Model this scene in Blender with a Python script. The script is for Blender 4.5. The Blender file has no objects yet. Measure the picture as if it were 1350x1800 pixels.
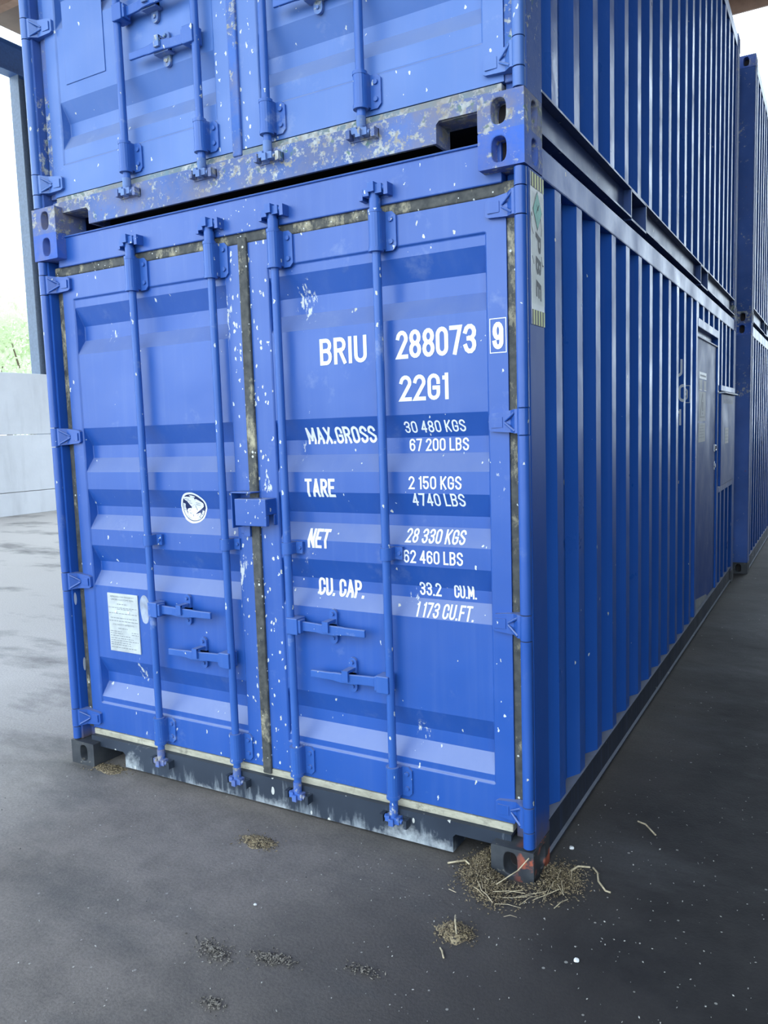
import bpy, bmesh, math, random
from mathutils import Vector, Matrix

# ------------------------------------------------------------------ camera, sky, exposure
scn = bpy.context.scene
COL = scn.collection
cam_d = bpy.data.cameras.new('camera')
cam = bpy.data.objects.new('camera', cam_d)
COL.objects.link(cam)
scn.camera = cam
YAW, PITCH, ROLL = -0.5232568, -0.1038667, -0.0319769
fw = Vector((math.sin(YAW) * math.cos(PITCH), math.cos(YAW) * math.cos(PITCH), math.sin(PITCH)))
rt = Vector((math.cos(YAW), -math.sin(YAW), 0))
up = rt.cross(fw)
rt2 = rt * math.cos(ROLL) + up * math.sin(ROLL)
up2 = -rt * math.sin(ROLL) + up * math.cos(ROLL)
M = Matrix((rt2, up2, -fw)).transposed().to_4x4()
M.translation = Vector((3.341573, -2.546990, 1.628367))
cam.matrix_world = M
cam_d.sensor_fit = 'VERTICAL'
cam_d.sensor_height = 36.0
cam_d.lens = 1391.0987 / 1800.0 * 36.0
cam_d.clip_start = 0.05
cam_d.clip_end = 400

world = bpy.data.worlds.new('world')
scn.world = world
world.use_nodes = True
bg = world.node_tree.nodes['Background']
bg.inputs['Color'].default_value = (0.72, 0.86, 1.0, 1)
bg.inputs['Strength'].default_value = 3.5

vs = scn.view_settings
vs.view_transform = 'Standard'
vs.look = 'None'
vs.gamma = 1.0
vs.exposure = 0.42
vs.use_curve_mapping = False
scn.cycles.use_denoising = True

rnd = random.Random(7)

# ------------------------------------------------------------------ node helpers
class NT:
    def __init__(s, name):
        s.m = bpy.data.materials.new(name)
        s.m.use_nodes = True
        s.t = s.m.node_tree
        s.b = s.t.nodes['Principled BSDF']
        s.geo = None

    def n(s, typ, **kw):
        nd = s.t.nodes.new(typ)
        for k, v in kw.items():
            setattr(nd, k, v)
        return nd

    def put(s, sock, v):
        if hasattr(v, 'is_linked') or isinstance(v, bpy.types.NodeSocket):
            s.t.links.new(v, sock)
        else:
            if isinstance(v, (tuple, list)) and len(v) == 3 and sock.type == 'RGBA':
                v = (*v, 1)
            sock.default_value = v

    def g(s, out):
        if s.geo is None:
            s.geo = s.n('ShaderNodeNewGeometry')
        return s.geo.outputs[out]

    @property
    def pos(s):
        return s.g('Position')

    def math(s, op, a, b=0.0, c=0.0, clamp=False):
        nd = s.n('ShaderNodeMath', operation=op, use_clamp=clamp)
        s.put(nd.inputs[0], a)
        s.put(nd.inputs[1], b)
        s.put(nd.inputs[2], c)
        return nd.outputs[0]

    def scalev(s, vec, sc, off=(0, 0, 0)):
        nd = s.n('ShaderNodeMapping')
        s.put(nd.inputs['Vector'], vec)
        nd.inputs['Scale'].default_value = sc
        nd.inputs['Location'].default_value = off
        return nd.outputs[0]

    def noise(s, scale, vec=None, detail=3.0, rough=0.55, dist=0.0):
        nd = s.n('ShaderNodeTexNoise')
        s.put(nd.inputs['Vector'], vec if vec is not None else s.pos)
        nd.inputs['Scale'].default_value = scale
        nd.inputs['Detail'].default_value = detail
        nd.inputs['Roughness'].default_value = rough
        nd.inputs['Distortion'].default_value = dist
        return nd.outputs[0]

    def voro(s, scale, vec=None, rand=1.0):
        nd = s.n('ShaderNodeTexVoronoi')
        s.put(nd.inputs['Vector'], vec if vec is not None else s.pos)
        nd.inputs['Scale'].default_value = scale
        nd.inputs['Randomness'].default_value = rand
        return nd.outputs['Distance'], nd.outputs['Color']

    def ramp(s, v, a, b, lo=0.0, hi=1.0):
        nd = s.n('ShaderNodeMapRange', clamp=True)
        s.put(nd.inputs[0], v)
        nd.inputs[1].default_value = a
        nd.inputs[2].default_value = b
        nd.inputs[3].default_value = lo
        nd.inputs[4].default_value = hi
        return nd.outputs[0]

    def mix(s, f, a, b):
        nd = s.n('ShaderNodeMix', data_type='RGBA')
        s.put(nd.inputs[0], f)
        s.put(nd.inputs[6], a)
        s.put(nd.inputs[7], b)
        return nd.outputs[2]

    def sep(s, v):
        nd = s.n('ShaderNodeSeparateXYZ')
        s.put(nd.inputs[0], v)
        return nd.outputs

    def bump(s, h, strength=0.2, dist=0.01):
        nd = s.n('ShaderNodeBump')
        nd.inputs['Strength'].default_value = strength
        nd.inputs['Distance'].default_value = dist
        s.put(nd.inputs['Height'], h)
        s.put(s.b.inputs['Normal'], nd.outputs[0])

    def fin(s, col, rough=0.5, metal=0.0, spec=0.5):
        s.put(s.b.inputs['Base Color'], col)
        s.put(s.b.inputs['Roughness'], rough)
        s.put(s.b.inputs['Metallic'], metal)
        s.put(s.b.inputs['Specular IOR Level'], spec)
        return s.m

    def gauss(s, v, c, w):
        """1 at v=c falling to 0 at |v-c|=w"""
        d = s.math('ABSOLUTE', s.math('SUBTRACT', v, c))
        return s.ramp(d, 0.0, w, 1.0, 0.0)


def mat_paint(name, col_a, col_b, z0=0.0, wear=0.35, dust=0.5, rough=0.36, wobble=0.25, splat=True, spec=0.45, patches=(), tint=None):
    t = NT(name)
    x, y, z = t.sep(t.pos)
    nrm = t.sep(t.g('True Normal'))
    col = t.mix(t.ramp(t.noise(1.3), 0.3, 0.7), col_a, col_b)
    # vertical rain streaks
    st = t.ramp(t.noise(1.0, t.scalev(t.pos, (26, 26, 0.8)), 3), 0.5, 0.85, 0.0, 0.22)
    col = t.mix(st, col, (0.10, 0.17, 0.42))
    # dust lying on upward slopes
    dz = t.math('MULTIPLY', t.ramp(nrm[2], 0.15, 0.6), t.ramp(t.noise(5, None, 4), 0.2, 0.8, 0.55, 1.0))
    dz = t.math('MULTIPLY', dz, dust)
    col = t.mix(dz, col, (0.30, 0.325, 0.39))
    # grey scuffs
    sc = t.ramp(t.noise(7, None, 6, 0.7), 0.60, 0.75, 0.0, 0.35 * wear)
    col = t.mix(sc, col, (0.30, 0.36, 0.50))
    # small chips
    warp = t.n('ShaderNodeTexNoise')
    t.put(warp.inputs['Vector'], t.pos)
    warp.inputs['Scale'].default_value = 70
    va = t.n('ShaderNodeVectorMath', operation='MULTIPLY_ADD')
    t.put(va.inputs[0], warp.outputs['Color'])
    va.inputs[1].default_value = (0.016, 0.016, 0.02)
    t.put(va.inputs[2], t.pos)
    d, c = t.voro(75, t.scalev(va.outputs[0], (1, 1, 0.5)))
    cr = t.sep(c)
    size = t.math('MULTIPLY', t.math('POWER', cr[1], 1.6), 0.42)
    chip = t.math('LESS_THAN', d, size)
    dens = t.ramp(t.noise(2.2, None, 3), 0.35, 0.75, 0.0, 0.13 * wear)
    if splat:
        # flecks flung about the middle seal
        near = t.math('MULTIPLY', t.gauss(x, 1.215, 0.17), 0.46)
        near = t.math('MULTIPLY', near, t.ramp(y, 0.12, 0.2, 1.0, 0.0))
        dens = t.math('MAXIMUM', dens, near)
    pick = t.math('LESS_THAN', cr[0], dens)
    chip = t.math('MULTIPLY', chip, pick)
    chipcol = t.mix(cr[2], (0.62, 0.66, 0.66), (0.55, 0.52, 0.40))
    col = t.mix(chip, col, chipcol)
    for (ex, ez, rx_, rz_, th) in patches:
        e = t.math('MULTIPLY', t.gauss(x, ex, rx_), t.gauss(z, ez, rz_))
        e = t.math('MULTIPLY', e, t.ramp(y, 0.12, 0.2, 1.0, 0.0))
        pn = t.noise(1.0, t.scalev(t.pos, (55, 55, 20), (ex * 3, 0, ez)), 5, 0.7)
        pm_ = t.ramp(t.math('ADD', pn, t.math('MULTIPLY', e, 0.30)), th + 0.015, th + 0.06, 0.0, 0.92)
        col = t.mix(t.math('MULTIPLY', pm_, t.math('GREATER_THAN', e, 0.02)), col, (0.60, 0.62, 0.58))
    rg = t.ramp(t.noise(4, None, 4), 0.3, 0.8, rough - 0.06, rough + 0.14)
    rg = t.math('MAXIMUM', rg, t.math('MULTIPLY', dz, 1.3), clamp=True)
    h = t.math('ADD', t.noise(2.6, None, 2), t.math('MULTIPLY', t.noise(18, None, 2), 0.06))
    t.bump(h, wobble, 0.03)
    if tint:
        t.put(t.b.inputs['Specular Tint'], tint)
    return t.fin(col, rg, 0.0, spec)


def mat_worn(name, base, z_lo, z_hi, amount=0.5, tint=None):
    """old painted steel, paint flaking to white, green, ochre and rust"""
    t = NT(name)
    x, y, z = t.sep(t.pos)
    col = t.mix(t.ramp(t.noise(2.1), 0.3, 0.7), base, tuple(min(1, v * 1.5 + .02) for v in base))
    n1 = t.noise(26, None, 8, 0.74)
    n2 = t.noise(3.0, t.scalev(t.pos, (1, 1, 1), (5, 3, 1)), 5, 0.6)
    flake = t.ramp(t.math('ADD', n1, t.math('MULTIPLY', n2, 0.55)), 0.86 - 0.16 * amount, 0.92 - 0.16 * amount)
    kind = t.noise(22, t.scalev(t.pos, (1, 1, 1), (9, 1, 4)), 2)
    fc = t.mix(t.ramp(kind, 0.42, 0.50), (0.36, 0.34, 0.28), (0.50, 0.52, 0.50))
    fc = t.mix(t.ramp(kind, 0.60, 0.63), fc, (0.09, 0.20, 0.17))
    fc = t.mix(t.ramp(t.noise(60, None, 4), 0.4, 0.65, 0.0, 0.5), fc, (0.28, 0.26, 0.22))
    col = t.mix(flake, col, fc)
    dirt = t.ramp(t.noise(4, None, 7, 0.72), 0.42, 0.68, 0.0, max(0.0, min(0.85, 0.25 + 1.2 * amount)))
    col = t.mix(dirt, col, (0.24, 0.20, 0.17))
    rust = t.ramp(t.noise(11, t.scalev(t.pos, (1, 1, 1), (2, 7, 3)), 6, 0.7), 0.68, 0.74, 0.0, 0.85)
    col = t.mix(rust, col, (0.19, 0.065, 0.03))
    t.bump(t.math('ADD', t.math('MULTIPLY', flake, -0.3), n1), 0.35, 0.004)
    t.put(t.b.inputs['Specular Tint'], (0.6, 0.75, 1.0))
    return t.fin(col, t.ramp(n1, 0.3, 0.7, 0.45, 0.75), 0, 0.3)


def mat_simple(name, col, rough=0.5, metal=0.0, spec=0.5, var=0.15, scale=20):
    t = NT(name)
    dk = tuple(v * (1 - var) for v in col)
    lt = tuple(min(1, v * (1 + var)) for v in col)
    c = t.mix(t.ramp(t.noise(scale, None, 4), 0.3, 0.7), dk, lt)
    return t.fin(c, rough, metal, spec)


BLUE_A = (0.013, 0.074, 0.325)
BLUE_B = (0.019, 0.090, 0.37)
PATCHES = ((1.10, 2.12, 0.09, 0.26, 0.74), (1.49, 2.14, 0.10, 0.16, 0.72), (1.28, 1.40, 0.05, 0.10, 0.72), (1.115, 1.04, 0.06, 0.16, 0.70),
           (0.44, 0.50, 0.05, 0.10, 0.70), (0.38, 2.10, 0.08, 0.12, 0.76), (1.95, 0.46, 0.10, 0.14, 0.76), (1.44, 1.55, 0.05, 0.12, 0.76), (1.44, 1.05, 0.05, 0.2, 0.78),
           (1.93, 0.98, 0.07, 0.10, 0.76), (2.31, 1.45, 0.05, 0.25, 0.82))
M_PAINT = mat_paint('blue_paint', BLUE_A, BLUE_B, wear=0.6, patches=PATCHES, spec=0.62)
M_PAINT_UP = mat_paint('blue_paint_old', (0.045, 0.125, 0.38), (0.060, 0.155, 0.44), wear=0.8, dust=0.6, rough=0.42, spec=0.7)
M_SIDE = mat_paint('blue_paint_side', (0.016, 0.080, 0.345), (0.020, 0.094, 0.385), wear=0.12, dust=0.3, rough=0.33, wobble=0.32, splat=False, spec=0.20, tint=(0.50, 0.70, 1.0))
M_SIDE_UP = mat_paint('blue_paint_side_old', (0.018, 0.080, 0.325), (0.023, 0.092, 0.36), wear=0.2, dust=0.3, rough=0.33, wobble=0.7, splat=False, spec=0.22, tint=(0.50, 0.70, 1.0))
M_SIDE_FLAT = mat_paint('blue_paint_side_door', (0.012, 0.062, 0.29), (0.016, 0.075, 0.33), wear=0.05, dust=0.2, rough=0.45, wobble=0.15, splat=False, spec=0.12, tint=(0.40, 0.62, 1.0))
M_ROD = mat_paint('blue_paint_rod', (0.024, 0.095, 0.36), (0.034, 0.115, 0.40), wear=2.2, dust=0.45, splat=False)
M_OLD = mat_worn('flaked_blue_steel', (0.06, 0.105, 0.27), 2.6, 2.8, 0.34)
M_CAST = mat_worn('chipped_casting', (0.03, 0.09, 0.36), 2.4, 2.6, 0.15)
M_IRON = mat_worn('bare_fitting', (0.10, 0.17, 0.36), 0, 1, 0.02)


def mat_gasket():
    t = NT('rubber_gasket')
    n = t.noise(13, t.scalev(t.pos, (1, 1, 0.6)), 7, 0.75)
    hi_ = t.ramp(t.sep(t.pos)[2], 1.5, 2.4, 0.0, 0.05)
    grime = t.ramp(t.math('ADD', t.math('ADD', n, hi_), t.math('MULTIPLY', t.noise(1.7), 0.5)), 0.80, 0.95, 0.0, 0.9)
    col = t.mix(t.ramp(t.noise(30), 0.3, 0.7), (0.030, 0.032, 0.032), (0.085, 0.085, 0.075))
    col = t.mix(grime, col, (0.46, 0.41, 0.27))
    d, c = t.voro(70)
    cr = t.sep(c)
    ch = t.math('MULTIPLY', t.math('LESS_THAN', d, t.math('MULTIPLY', cr[1], 0.4)), t.math('LESS_THAN', cr[0], 0.16))
    col = t.mix(ch, col, (0.6, 0.6, 0.55))
    t.bump(n, 0.4, 0.006)
    return t.fin(col, 0.7)


def mat_sill():
    t = NT('dark_sill_paint')
    x, y, z = t.sep(t.pos)
    col = t.mix(t.ramp(t.noise(3), 0.3, 0.7), (0.016, 0.024, 0.040), (0.035, 0.048, 0.07))
    st = t.noise(1.0, t.scalev(t.pos, (16, 16, 3)), 6, 0.7)
    low = t.ramp(z, 0.02, 0.15, 0.16, -0.04)
    scuff = t.ramp(t.math('ADD', st, low), 0.62, 0.80, 0.0, 0.75)
    col = t.mix(scuff, col, (0.33, 0.37, 0.40))
    blot = t.math('ADD', t.noise(4.5, None, 7, 0.7), t.ramp(z, 0.02, 0.11, 0.14, -0.05))
    col = t.mix(t.ramp(blot, 0.60, 0.76, 0.0, 0.9), col, (0.44, 0.47, 0.48))
    d, c = t.voro(45, t.scalev(t.pos, (1, 1, 0.5)))
    cr = t.sep(c)
    ch = t.math('MULTIPLY', t.math('LESS_THAN', d, t.math('MULTIPLY', cr[1], 0.4)), t.math('LESS_THAN', cr[0], 0.10))
    col = t.mix(ch, col, (0.55, 0.55, 0.50))
    return t.fin(col, 0.5)


def mat_threshold():
    t = NT('threshold_grime')
    n = t.noise(6, t.scalev(t.pos, (1, 1, 4)), 6, 0.7)
    col = t.mix(t.ramp(n, 0.3, 0.7), (0.26, 0.24, 0.18), (0.55, 0.52, 0.40))
    col = t.mix(t.ramp(t.noise(15, None, 5, 0.7), 0.55, 0.72, 0, 0.8), col, (0.07, 0.07, 0.06))
    return t.fin(col, 0.75)


def mat_cast_low():
    t = NT('black_casting')
    x, y, z = t.sep(t.pos)
    col = t.mix(t.ramp(t.noise(9, None, 5), 0.3, 0.7), (0.018, 0.022, 0.030), (0.06, 0.065, 0.07))
    red = t.ramp(t.noise(10, None, 5, 0.6), 0.50, 0.56)
    red = t.math('MULTIPLY', red, t.math('MULTIPLY', t.ramp(x, 2.36, 2.41), t.ramp(y, 0.3, 0.5, 1.0, 0.0)))
    col = t.mix(red, col, (0.38, 0.09, 0.045))
    col = t.mix(t.ramp(t.noise(25, None, 5, 0.7), 0.62, 0.7, 0, 0.6), col, (0.30, 0.27, 0.22))
    t.bump(t.noise(40), 0.3, 0.003)
    return t.fin(col, 0.6)


def mat_post_low():
    """post paint that has gone dirty and dark at its foot"""
    t = NT('blue_paint_post')
    x, y, z = t.sep(t.pos)
    col = t.mix(t.ramp(t.noise(1.6), 0.3, 0.7), (0.015, 0.070, 0.31), (0.021, 0.088, 0.36))
    foot = t.ramp(t.math('ADD', z, t.math('MULTIPLY', t.noise(8, None, 5), -0.18)), 0.02, 0.12, 0.9, 0.0)
    col = t.mix(foot, col, (0.13, 0.10, 0.075))
    d, c = t.voro(40, t.scalev(t.pos, (1, 1, 0.25)))
    cr = t.sep(c)
    ch = t.math('MULTIPLY', t.math('LESS_THAN', d, t.math('MULTIPLY', cr[1], 0.35)), t.math('LESS_THAN', cr[0], 0.05))
    col = t.mix(ch, col, (0.45, 0.5, 0.58))
    t.bump(t.noise(3), 0.15, 0.02)
    t.put(t.b.inputs['Specular Tint'], (0.40, 0.62, 1.0))
    return t.fin(col, 0.45, 0, 0.18)


M_GASKET = mat_gasket()
M_SILL = mat_sill()
M_THRESH = mat_threshold()
M_CASTLOW = mat_cast_low()
M_POST = mat_post_low()
M_WHITE = mat_simple('white_lettering', (0.80, 0.82, 0.84), 0.5, var=0.04)
M_WHITE_OLD = mat_simple('aged_lettering', (0.72, 0.76, 0.80), 0.5, var=0.1)
M_NAVY = mat_simple('navy_print', (0.012, 0.025, 0.10), 0.5)
M_ALU = mat_simple('aluminium_plate', (0.52, 0.55, 0.54), 0.45, 0.25)
M_INK = mat_simple('black_ink', (0.03, 0.035, 0.04), 0.5)
M_INK_FAINT = mat_simple('faded_ink', (0.22, 0.24, 0.25), 0.5)
M_CREAM = mat_simple('sticker_white', (0.88, 0.90, 0.86), 0.4, var=0.06)
M_STRIPE = mat_simple('sticker_stripe', (0.66, 0.70, 0.64), 0.4)
M_YELLOW = mat_simple('sticker_yellow', (0.66, 0.70, 0.20), 0.4)
M_GREEN = mat_simple('sticker_green', (0.05, 0.42, 0.30), 0.4)
M_SIGN = mat_simple('grey_sign', (0.30, 0.32, 0.33), 0.5)
M_STEEL = mat_simple('galvanised_steel', (0.5, 0.52, 0.55), 0.35, 0.8)
M_DARK = mat_simple('dark_void', (0.01, 0.011, 0.014), 0.9)
M_HOLE = mat_simple('shaded_casting_hollow', (0.022, 0.017, 0.018), 0.9)  # shade inside the casting holes, painted as a dark back face
M_SCUFF = mat_simple('bare_grey_patch', (0.30, 0.34, 0.42), 0.7, var=0.3)


# ------------------------------------------------------------------ mesh helpers
class MB:
    def __init__(s):
        s.v, s.f, s.sm = [], [], []

    def add(s, verts, faces, smooth=False):
        o = len(s.v)
        s.v += [tuple(v) for v in verts]
        for f in faces:
            s.f.append([i + o for i in f])
            s.sm.append(smooth)
        return s

    def box(s, x0, x1, y0, y1, z0, z1):
        v = [(x0, y0, z0), (x1, y0, z0), (x1, y1, z0), (x0, y1, z0), (x0, y0, z1), (x1, y0, z1), (x1, y1, z1), (x0, y1, z1)]
        return s.add(v, [(0, 3, 2, 1), (4, 5, 6, 7), (0, 1, 5, 4), (1, 2, 6, 5), (2, 3, 7, 6), (3, 0, 4, 7)])

    def prism(s, poly, axis, a, b):
        """extrude a 2-D polygon (ccw) along an axis"""
        n = len(poly)
        def P(p, t):
            if axis == 'z': return (p[0], p[1], t)
            if axis == 'y': return (p[0], t, p[1])
            return (t, p[0], p[1])
        v = [P(p, a) for p in poly] + [P(p, b) for p in poly]
        f = [list(range(n))[::-1], list(range(n, 2 * n))] + [(i, (i + 1) % n, n + (i + 1) % n, n + i) for i in range(n)]
        if axis == 'y':
            f = [list(q)[::-1] for q in f]
        return s.add(v, f)

    def tube(s, p0, p1, r0, r1=None, n=14, caps=True):
        r1 = r0 if r1 is None else r1
        p0, p1 = Vector(p0), Vector(p1)
        d = (p1 - p0).normalized()
        a = d.orthogonal().normalized()
        b = d.cross(a)
        v = []
        for p, r in ((p0, r0), (p1, r1)):
            for i in range(n):
                t = 2 * math.pi * i / n
                v.append(p + a * (r * math.cos(t)) + b * (r * math.sin(t)))
        s.add(v, [(i, (i + 1) % n, n + (i + 1) % n, n + i) for i in range(n)], True)
        if caps:
            s.add(v[:n], [list(range(n))[::-1]])
            s.add(v[n:], [list(range(n))])
        return s

    def path(s, pts, r, n=8):
        for a, b in zip(pts[:-1], pts[1:]):
            s.tube(a, b, r, r, n)
        return s

    def hex(s, c, r, h, axis='y', n=6):
        c = Vector(c)
        d = {'y': Vector((0, -1, 0)), 'x': Vector((1, 0, 0)), 'z': Vector((0, 0, 1))}[axis]
        return s.tube(c, c + d * h, r, r * 0.9, n)

    def mesh(s, name):
        me = bpy.data.meshes.new(name)
        me.from_pydata(s.v, [], s.f)
        me.polygons.foreach_set('use_smooth', s.sm)
        me.update()
        return me

    def build(s, name, mat, parent=None, bevel=0.0, loc=None, seg=2):
        o = link(name, s.mesh(name), mat, parent, loc)
        if bevel:
            addbevel(o, bevel, seg)
        return o


def addbevel(o, w, seg=2):
    md = o.modifiers.new('bevel', 'BEVEL')
    md.width = w
    md.segments = seg
    md.limit_method = 'ANGLE'
    md.angle_limit = math.radians(40)


def link(name, me, mat, parent=None, loc=None):
    o = bpy.data.objects.new(name, me)
    COL.objects.link(o)
    if mat:
        if not me.materials:
            me.materials.append(mat)
        elif me.materials[0] is not mat:
            o.material_slots[0].link = 'OBJECT'
            o.material_slots[0].material = mat
    if parent:
        o.parent = parent
    if loc:
        o.location = loc
    return o


def tag(o, label=None, cat=None, group=None, kind=None):
    if label: o['label'] = label
    if cat: o['category'] = cat
    if group: o['group'] = group
    if kind: o['kind'] = kind
    return o


def empty(name, loc=(0, 0, 0)):
    o = bpy.data.objects.new(name, None)
    COL.objects.link(o)
    o.location = loc
    return o


def ring_hole(mb, rect, ctr, hw, hh, to3, depth_dir, depth, n=28):
    """a rectangular face with an oval hole, hole walls and a back"""
    u0, v0, u1, v1 = rect
    cu, cv = ctr
    angs = [2 * math.pi * i / n for i in range(n)]
    for (u, v) in ((u0, v0), (u1, v0), (u1, v1), (u0, v1)):
        angs.append(math.atan2(v - cv, u - cu) % (2 * math.pi))
    angs = sorted(angs)
    N = len(angs)
    outer, inner = [], []
    for a in angs:
        c, s_ = math.cos(a), math.sin(a)
        ts = []
        if c > 1e-9: ts.append((u1 - cu) / c)
        if c < -1e-9: ts.append((u0 - cu) / c)
        if s_ > 1e-9: ts.append((v1 - cv) / s_)
        if s_ < -1e-9: ts.append((v0 - cv) / s_)
        t = min(ts)
        outer.append((cu + c * t, cv + s_ * t))
        r = 1 / ((abs(c) / hw) ** 3 + (abs(s_) / hh) ** 3) ** (1 / 3)
        inner.append((cu + c * r, cv + s_ * r))
    d = Vector(depth_dir)
    O = [Vector(to3(*p)) for p in outer]
    I = [Vector(to3(*p)) for p in inner]
    B = [p + d * depth for p in I]
    mb.add(O + I, [(i, (i + 1) % N, N + (i + 1) % N, N + i) for i in range(N)])
    mb.add(I + B, [(i, (i + 1) % N, N + (i + 1) % N, N + i) for i in range(N)], True)
    mb.add(B, [list(range(N))])


def casting_mesh(sx, sy, sz):
    """corner casting, outer corner at the origin, growing along sx, sy, sz"""
    W_, L_, H_ = 0.162, 0.178, 0.118
    mb = MB()
    ring_hole(mb, (0, 0, W_, H_), (0.088, 0.060), 0.026, 0.041, lambda u, v: (u * sx, 0, v * sz), (0, sy, 0), 0.068)
    ring_hole(mb, (0, 0, L_, H_), (0.100, 0.060), 0.030, 0.041, lambda u, v: (0, u * sy, v * sz), (sx, 0, 0), 0.055)
    for pts in (((W_, 0, 0), (W_, L_, 0), (W_, L_, H_), (W_, 0, H_)), ((0, L_, 0), (W_, L_, 0), (W_, L_, H_), (0, L_, H_)),
                ((0, 0, 0), (W_, 0, 0), (W_, L_, 0), (0, L_, 0)), ((0, 0, H_), (W_, 0, H_), (W_, L_, H_), (0, L_, H_))):
        mb.add([(p[0] * sx, p[1] * sy, p[2] * sz) for p in pts], [(0, 1, 2, 3)])
    me = mb.mesh('corner_casting')
    bm = bmesh.new()
    bm.from_mesh(me)
    bmesh.ops.remove_doubles(bm, verts=bm.verts, dist=1e-5)
    bmesh.ops.recalc_face_normals(bm, faces=bm.faces)
    bm.to_mesh(me)
    bm.free()
    return me


# ------------------------------------------------------------------ lettering
FONT_CACHE = {}


def glyphs(s, off=0.0, shear=0.0):
    key = (s, off, shear)
    if key not in FONT_CACHE:
        cu = bpy.data.curves.new('t', 'FONT')
        cu.body = s
        cu.resolution_u = 3
        cu.offset = off
        cu.shear = shear
        ob = bpy.data.objects.new('t', cu)
        me = bpy.data.meshes.new_from_object(ob)
        vs_ = [(v.co.x, v.co.y) for v in me.vertices]
        fs = [list(p.vertices) for p in me.polygons]
        bpy.data.objects.remove(ob)
        bpy.data.curves.remove(cu)
        bpy.data.meshes.remove(me)
        x0, x1 = min(v[0] for v in vs_), max(v[0] for v in vs_)
        y0, y1 = min(v[1] for v in vs_), max(v[1] for v in vs_)
        FONT_CACHE[key] = ([((v[0] - x0) / (x1 - x0), (v[1] - y0) / (y1 - y0)) for v in vs_], fs)
    return FONT_CACHE[key]


def flat_shape(name, verts, faces, mat, parent, to3, breaks=(), normal=(0, -1, 0)):
    """a flat print: 2-D faces cut along breaks, then laid on a surface by to3(u, v).  breaks: list of (axis, value)"""
    bm = bmesh.new()
    vs_ = [bm.verts.new((q[0], q[1], q[2] if len(q) > 2 else 0)) for q in verts]
    for f in faces:
        try:
            bm.faces.new([vs_[i] for i in f])
        except ValueError:
            pass
    for ax, val in breaks:
        co = (val, 0, 0) if ax == 0 else (0, val, 0)
        no = (1, 0, 0) if ax == 0 else (0, 1, 0)
        bmesh.ops.bisect_plane(bm, geom=bm.verts[:] + bm.edges[:] + bm.faces[:], plane_co=co, plane_no=no)
    bmesh.ops.triangulate(bm, faces=bm.faces)
    nrm_ = Vector(normal)
    for v in bm.verts:
        v.co = Vector(to3(v.co.x, v.co.y)) + nrm_ * v.co.z
    bm.normal_update()
    nn = Vector(normal)
    for f in bm.faces:
        if f.normal.dot(nn) < 0:
            f.normal_flip()
    me = bpy.data.meshes.new(name)
    bm.to_mesh(me)
    bm.free()
    return link(name, me, mat, parent)


def arc(cx, cy, rx, ry, a0, a1, n=8):
    return [(cx + rx * math.cos(math.radians(a0 + (a1 - a0) * i / n)), cy + ry * math.sin(math.radians(a0 + (a1 - a0) * i / n))) for i in range(n + 1)]


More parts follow.
